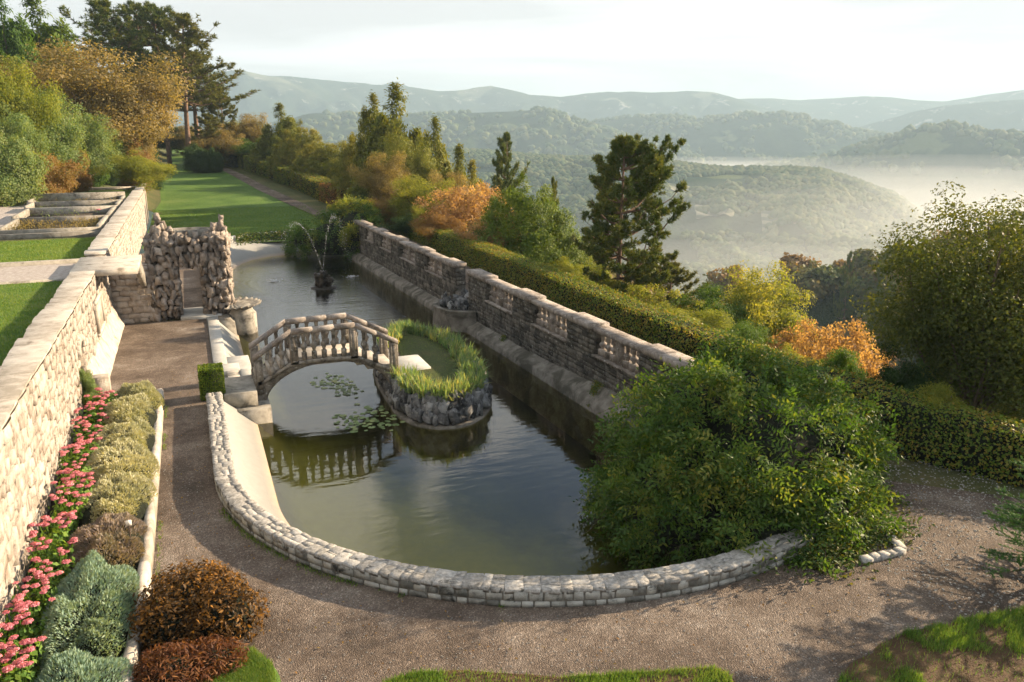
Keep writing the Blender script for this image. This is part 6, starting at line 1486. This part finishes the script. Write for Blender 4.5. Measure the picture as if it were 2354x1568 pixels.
# ---- grass blades, pebbles, litter
rng = np.random.default_rng(151)
def blades(name, X, Y, zf, hmin, hmax, mat, w=.006, lean=.5, kind="stuff"):
    n = len(X); a = rng.uniform(0, 6.283, n); h = rng.uniform(hmin, hmax, n); z = zf(X, Y); dx, dy = np.cos(a), np.sin(a)
    V = np.stack([np.stack([X - dy * w, Y + dx * w, z], 1), np.stack([X + dy * w, Y - dx * w, z], 1), np.stack([X + dx * h * lean, Y + dy * h * lean, z + h], 1)], 1).reshape(-1, 3)
    return obj(name, MB().add(V, np.arange(3 * n).reshape(n, 3), np.repeat(rng.random(n), 3)), mat, kind=kind)
def patch_pts(n, poly_uv, z=0.0, dens=None):
    P = np.array([at(u, v, z)[:2] for u, v in poly_uv]); lo, hi = P.min(0), P.max(0); X = rng.uniform(lo[0], hi[0], n * 3); Y = rng.uniform(lo[1], hi[1], n * 3); ins_ = np.zeros(len(X), bool); j = len(P) - 1
    for i in range(len(P)):
        c = ((P[i, 1] > Y) != (P[j, 1] > Y)) & (X < (P[j, 0] - P[i, 0]) * (Y - P[i, 1]) / (P[j, 1] - P[i, 1] + 1e-12) + P[i, 0]); ins_ ^= c; j = i
    if dens is not None: ins_ &= dens(X, Y) > rng.random(len(X))
    return X[ins_][:n], Y[ins_][:n], P
def patch_sheet(name, poly_uv, z, mat):
    P = np.array([at(u, v, 0)[:2] for u, v in poly_uv]); c = P.mean(0); L = smooth_loop(P, 5); L = L + .05 * np.stack([fbm(L[:, 0] * 4, L[:, 1] * 4, 0, 1), fbm(L[:, 0] * 4, L[:, 1] * 4, 0, 2)], 1)
    secs = [[(*(c + (p - c) * k), z - (.02 if k == 1 else 0) + .02 * float(fbm((c + (p - c) * k)[0] * 2, (c + (p - c) * k)[1] * 2, 0, 7))) for p in L] for k in (1, .93, .7, .4, .01)]
    V, Fc = loft(secs, closed=True, caps=False); obj(name, MB().add(V, Fc), mat, kind="structure", smooth=True, tint=False)
g1 = [(450, 1600), (470, 1535), (530, 1500), (580, 1496), (625, 1530), (640, 1600)]
g2 = [(860, 1610), (880, 1572), (960, 1548), (1080, 1545), (1200, 1555), (1300, 1560), (1420, 1552), (1540, 1545), (1640, 1538), (1680, 1560), (1690, 1610), (1300, 1640)]
g3 = [(1900, 1700), (1930, 1560), (2000, 1500), (2080, 1455), (2200, 1430), (2400, 1395), (2700, 1400), (2700, 1700), (2300, 1800)]
patch_sheet("lawn_patch", g1, .04, M['lawn']); patch_sheet("lawn_patch", g2, .035, M['litter']); patch_sheet("lawn_patch", g3, .035, M['litter'])
z0f = lambda x, y: .02 + 0 * x
X, Y, _ = patch_pts(16000, g1); blades("grass", X, Y, z0f, .04, .10, M['blade'])
X, Y, _ = patch_pts(30000, g2, 0, lambda x, y: sstep(-.15, .2, fbm(x * 1.2, y * 1.2, 0, 31)) * .9 + .1); blades("grass", X, Y, z0f, .04, .11, M['blade'])
X, Y, _ = patch_pts(60000, g3, 0, lambda x, y: sstep(-.05, .25, fbm(x * .9, y * .9, 0, 33)) * .97 + .03); blades("grass", X, Y, z0f, .05, .13, M['blade'])
n = 70000; X = rng.uniform(-9.5, -4.1, n); Y = rng.uniform(12, 31.7, n) ; blades("grass", X, Y, lambda x, y: 2.79 + 0 * x, .03, .08, M['blade'], .010)
n = 26000; X = rng.uniform(-10, -4.1, n); Y = rng.uniform(36, 44.2, n); blades("grass", X, Y, lambda x, y: 2.79 + 0 * x, .03, .09, M['blade'], .014)
n = 60000; X = rng.uniform(-3.2, 11, n); Y = rng.uniform(61.5, 84, n); k = (X < 9.8 + (Y - 61) * .12) & (Y > 62.5); blades("grass", X[k], Y[k], lambda x, y: T_gar(x, y) + .0, .05, .10, M['blade'], .02)
n = 5000; X = rng.uniform(6.3, 9.0, n); Y = rng.uniform(23, 30, n); k = np.array([np.min(np.hypot(IL[:, 0] - a, IL[:, 1] - b2)) for a, b2 in zip(X, Y)]) > .9; blades("grass", X[k], Y[k], lambda x, y: .08 + 0 * x, .02, .05, M['blade'])
# dry plants in the troughs
for i, (x0, x1, y0, y1) in enumerate(TROUGH_IN):
    n = (2600, 900, 300, 900)[i]; X = rng.uniform(x0, x1, n); Y = rng.uniform(y0, y1, n); X = X[np.array(fbm(X * 1.5, Y * 1.5, 0, i)) > (-.1, .15, .1, .1)[i]]; Y = Y[:len(X)]
    P = np.stack([X, Y, 2.88 + rng.random(len(X)) * (.3 if i == 0 else .22)], 1); V, Fc, t = leaf_quads(P, np.zeros((len(P), 3)) + (0, -.5, .6), .12, rng, .3, along=np.zeros((len(P), 3)) + (0, 0, 1), jit=.6)
    pl_ = obj("trough_plants", MB().add(V, Fc, t), M['leaf_tan' if i in (0, 3) else 'leaf_pale'], kind="stuff")
x0, x1, y0, y1 = TROUGH_IN[1]
fl = thing("pink_flower", "single pink flower in the second trough", "flower", (x1 - .55, (y0 + y1) / 2, 2.88)); obj("stem", MB().add(*tube([(x1 - .55, (y0 + y1) / 2, 2.88), (x1 - .55, (y0 + y1) / 2, 3.2)], .012, 4)), M['sedum_leaf'], fl, tint=False); inst("flower_head", FH[0], fl, (x1 - .55, (y0 + y1) / 2, 3.2), np.eye(3), (.13, .13, .13))
# pebbles
n = 26000; X = rng.uniform(-1.2, 17, n); Y = rng.uniform(7.5, 20, n); k = ~in_pool(X, Y, .65) & (X < 17.2) & (rng.random(n) < np.where(X > 11.5, 1.0, .55)); X, Y = X[k], Y[k]; n = len(X)
oct_ = np.array([(1, 0, 0), (0, 1, 0), (-1, 0, 0), (0, -1, 0), (0, 0, .7), (0, 0, -.3)]); of = np.array([(0, 1, 4), (1, 2, 4), (2, 3, 4), (3, 0, 4)]); s = rng.uniform(.006, .017, n) * np.where(X > 11.5, 1.7, 1)
V = (oct_[None] * s[:, None, None] * rng.uniform(.7, 1.3, (n, 6, 1)) + np.stack([X, Y, np.full(n, .016)], 1)[:, None]).reshape(-1, 3); obj("pebbles", MB().add(V, (of[None] + np.arange(n)[:, None, None] * 6).reshape(-1, 3), 0.0), M['curb_top'], kind="stuff", tint=False)
n = 2600; X = rng.uniform(-1.2, 15, n); Y = rng.uniform(8, 30, n); k = ~in_pool(X, Y, .65) & ((X > .6) | (Y > 8)) & ((Y < 18) | (X < .2)); X, Y = X[k], Y[k]; V, Fc, t = leaf_quads(np.stack([X, Y, np.full(len(X), .03)], 1), np.zeros((len(X), 3)) + (0, 0, 1), .05, rng, .6, jit=.3); obj("fallen_leaves", MB().add(V, Fc, t), M['leaf_brown'], kind="stuff")

n = 2600; a = np.radians(rng.uniform(186, 284, n)); R0 = 8.17 + np.abs(rng.normal(0, .06, n)); k = np.array(fbm(a * 6, a * 3, 0, 41)) > .12; X, Y = (8.1 + R0 * np.cos(a))[k], (18.6 + R0 * np.sin(a))[k]; blades("weeds", X, Y, z0f, .02, .07, M['blade'], .008)
n = 1200; Y = rng.uniform(12, 25.3, n); X = -1.22 + np.abs(rng.normal(0, .04, n)); k = np.array(fbm(Y * 1.5, Y, 0, 43)) > .1; blades("weeds", X[k], Y[k], z0f, .02, .06, M['blade'], .008)
# ---- wooded slopes
rng = np.random.default_rng(161)
bl = []
for k in range(5):
    mb, CL = broadleaf_crown(200 + k, 13, 34, .105, rx=.46, z0=.0, cr=(.16, .28), aspect=.8); bl.append((np.concatenate(mb.V), np.concatenate(mb.F[4]), np.concatenate(mb.T)))
mb = MB(); P = []
tries = 0
az = rng.uniform(math.radians(-2 + 21.9), math.radians(36 + 21.9), 2600); r = rng.uniform(62, 330, 2600) ** 1.0
X, Y = r * np.sin(az), r * np.cos(az); Z = T(X, Y)
cnt = 0
for x, y, z, rr in zip(X, Y, Z, r):
    if x < 24 or (x < 45 and rr < 75): continue
    if cnt > 560: break
    s = rng.uniform(6.5, 10.5) * (1 if rr > 90 else .75); b_ = bl[rng.integers(5)]; w = rng.uniform(0, 6.28); c, s_ = math.cos(w), math.sin(w); V = b_[0] @ np.array([[c, -s_, 0], [s_, c, 0], [0, 0, 1]]) * (s, s, s * .95) + (x, y, z - .8)
    mb.add(V, b_[1], np.clip(b_[2] * .35 + rng.random() * .65, 0, 1)); cnt += 1
obj("woodland", mb, M['forest'], kind="stuff")
for (u, v, r, w, lab) in ((1955, 585, 190, 60, "dark flat-topped pine left of the pair on the skyline of the wooded slope"), (2045, 575, 185, 90, "dark pine standing on the skyline of the wooded slope"), (2125, 562, 180, 110, "broad dark pine on the wooded skyline beside the big tree")):
    tree(u, v, r, w, 'l', 'needle', lab, "pines on the skyline of the wooded slope", "tree", "pine_tree")
def canopy(name, n, r0, r1, a0, a1, sz, mat, cond=None, seed=1, zoff=.3):
    rng = np.random.default_rng(seed); az = np.radians(rng.uniform(a0, a1, n)) + YAW; r = np.sqrt(rng.uniform(r0 ** 2, r1 ** 2, n)); X, Y = r * np.sin(az), r * np.cos(az)
    k = np.array(fbm(X / 75, Y / 75, 0, 71, 3)) < .16
    if cond is not None: k &= cond(X, Y)
    X, Y = X[k], Y[k]; Z = T_far(X, Y); n = len(X); s = rng.uniform(.6, 1.25, (n, 1, 1)) * sz
    V = ico[None] * (1 + rng.normal(0, .16, (n, 12, 1))) * s * (1, 1, .9) + np.stack([X, Y, Z + sz * zoff], 1)[:, None]
    obj(name, MB().add(V.reshape(-1, 3), (icf[None] + np.arange(n)[:, None, None] * 12).reshape(-1, 3), np.repeat(rng.random(n), 12)), M[mat], kind="stuff", smooth=False)
canopy("valley_woods", 26000, 380, 1330, -8, 40, 5.2, 'far_forest', seed=5)
canopy("hill_woods", 9000, 1500, 2700, -24, 40, 9.0, 'far_forest', lambda x, y: T_far(x, y) > -70, seed=6)
# pale terraced fields on the middle hill
m, t, b, N, L = nt('field'); Pp = N("ShaderNodeNewGeometry").outputs['Position']; wv = N("ShaderNodeTexWave"); wv.inputs['Scale'].default_value = .05; wv.inputs['Distortion'].default_value = 1; wv.bands_direction = 'Z'; L.new(Pp, wv.inputs['Vector'])
L.new(ramp(N, L, wv.outputs[0], [(.3, (.06, .07, .035)), (.6, (.16, .15, .09))]), b.inputs['Base Color']); b.inputs['Roughness'].default_value = 1; M['field'] = m
for i, (u, v, w, h) in enumerate(((1640, 490, 26, 15), (1560, 440, 20, 10), (1790, 500, 22, 12), (1900, 470, 20, 9))):
    d = ray(u, v); d = d / math.hypot(d[0], d[1]); r = np.linspace(450, 1600, 3000); g = T_far(d[0] * r, d[1] * r); k = int(np.argmax(CAM_H + d[2] * r < g)); cx_, cy_ = d[0] * r[k], d[1] * r[k]; td = np.array((d[1], -d[0]))
    A_, B_ = np.meshgrid(np.linspace(-1, 1, 14), np.linspace(-1, 1, 9), indexing='ij'); X = cx_ + (td[0] * A_ * w + d[0] * B_ * h * 2.2) * (1 - .25 * A_ ** 2); Y = cy_ + (td[1] * A_ * w + d[1] * B_ * h * 2.2) * (1 - .25 * B_ ** 2); Zq = T_far(X, Y) + 1.6
    q = np.arange(13 * 8); a = (q // 8) * 9 + q % 8; obj("field", MB().add(np.stack([X, Y, Zq], -1).reshape(-1, 3), np.stack([a, a + 9, a + 10, a + 1], 1)), M['field'], kind="structure", tint=False)
# banks of mist lying in the valley
def mist(u, v, D, rx, ry, rz, dens, z=None):
    c = at_r(u, v, D); 
    if z is not None: c[2] = z
    secs = [[(rx * math.cos(e) * math.cos(a), ry * math.cos(e) * math.sin(a), rz * math.sin(e)) for a in np.linspace(0, 6.283, 33)[:-1]] for e in np.linspace(-1.5, 1.5, 13)]
    V, Fc = loft(secs, closed=True); az = math.atan2(c[0], c[1]); R2 = np.array([[math.cos(az), math.sin(az)], [-math.sin(az), math.cos(az)]]); V[:, :2] = V[:, :2] @ R2.T @ np.eye(2); V[:, 0] *= 1
    V = V + c; V[:, 2] = np.maximum(V[:, 2], -188)
    obj("mist_bank", MB().add(V, Fc), volume('mist', dens, .35, (.95, .98, 1.0)), kind="stuff", tint=False)
for k in range(6):
    f_ = 1.1 - .13 * k; g_ = 1.15 - .17 * k
    mist(1720 + 25 * k, 385, 1720, 620 * f_, 150 * f_, 44 * g_, .0008, -96)
    mist(1400 - 15 * k, 360, 1700, 480 * f_, 130 * f_, 38 * g_, .0005, -94)
    mist(2230 - 30 * k, 430, 1330 - 20 * k, 560 * f_, 300 * f_, 92 * g_, .00030, -132)
    mist(2180 + 20 * k, 540, 800, 380 * f_, 300 * f_, 92 * g_, .00022, -130)
mist(1500, 640, 620, 520, 180, 50, .0005, -128)
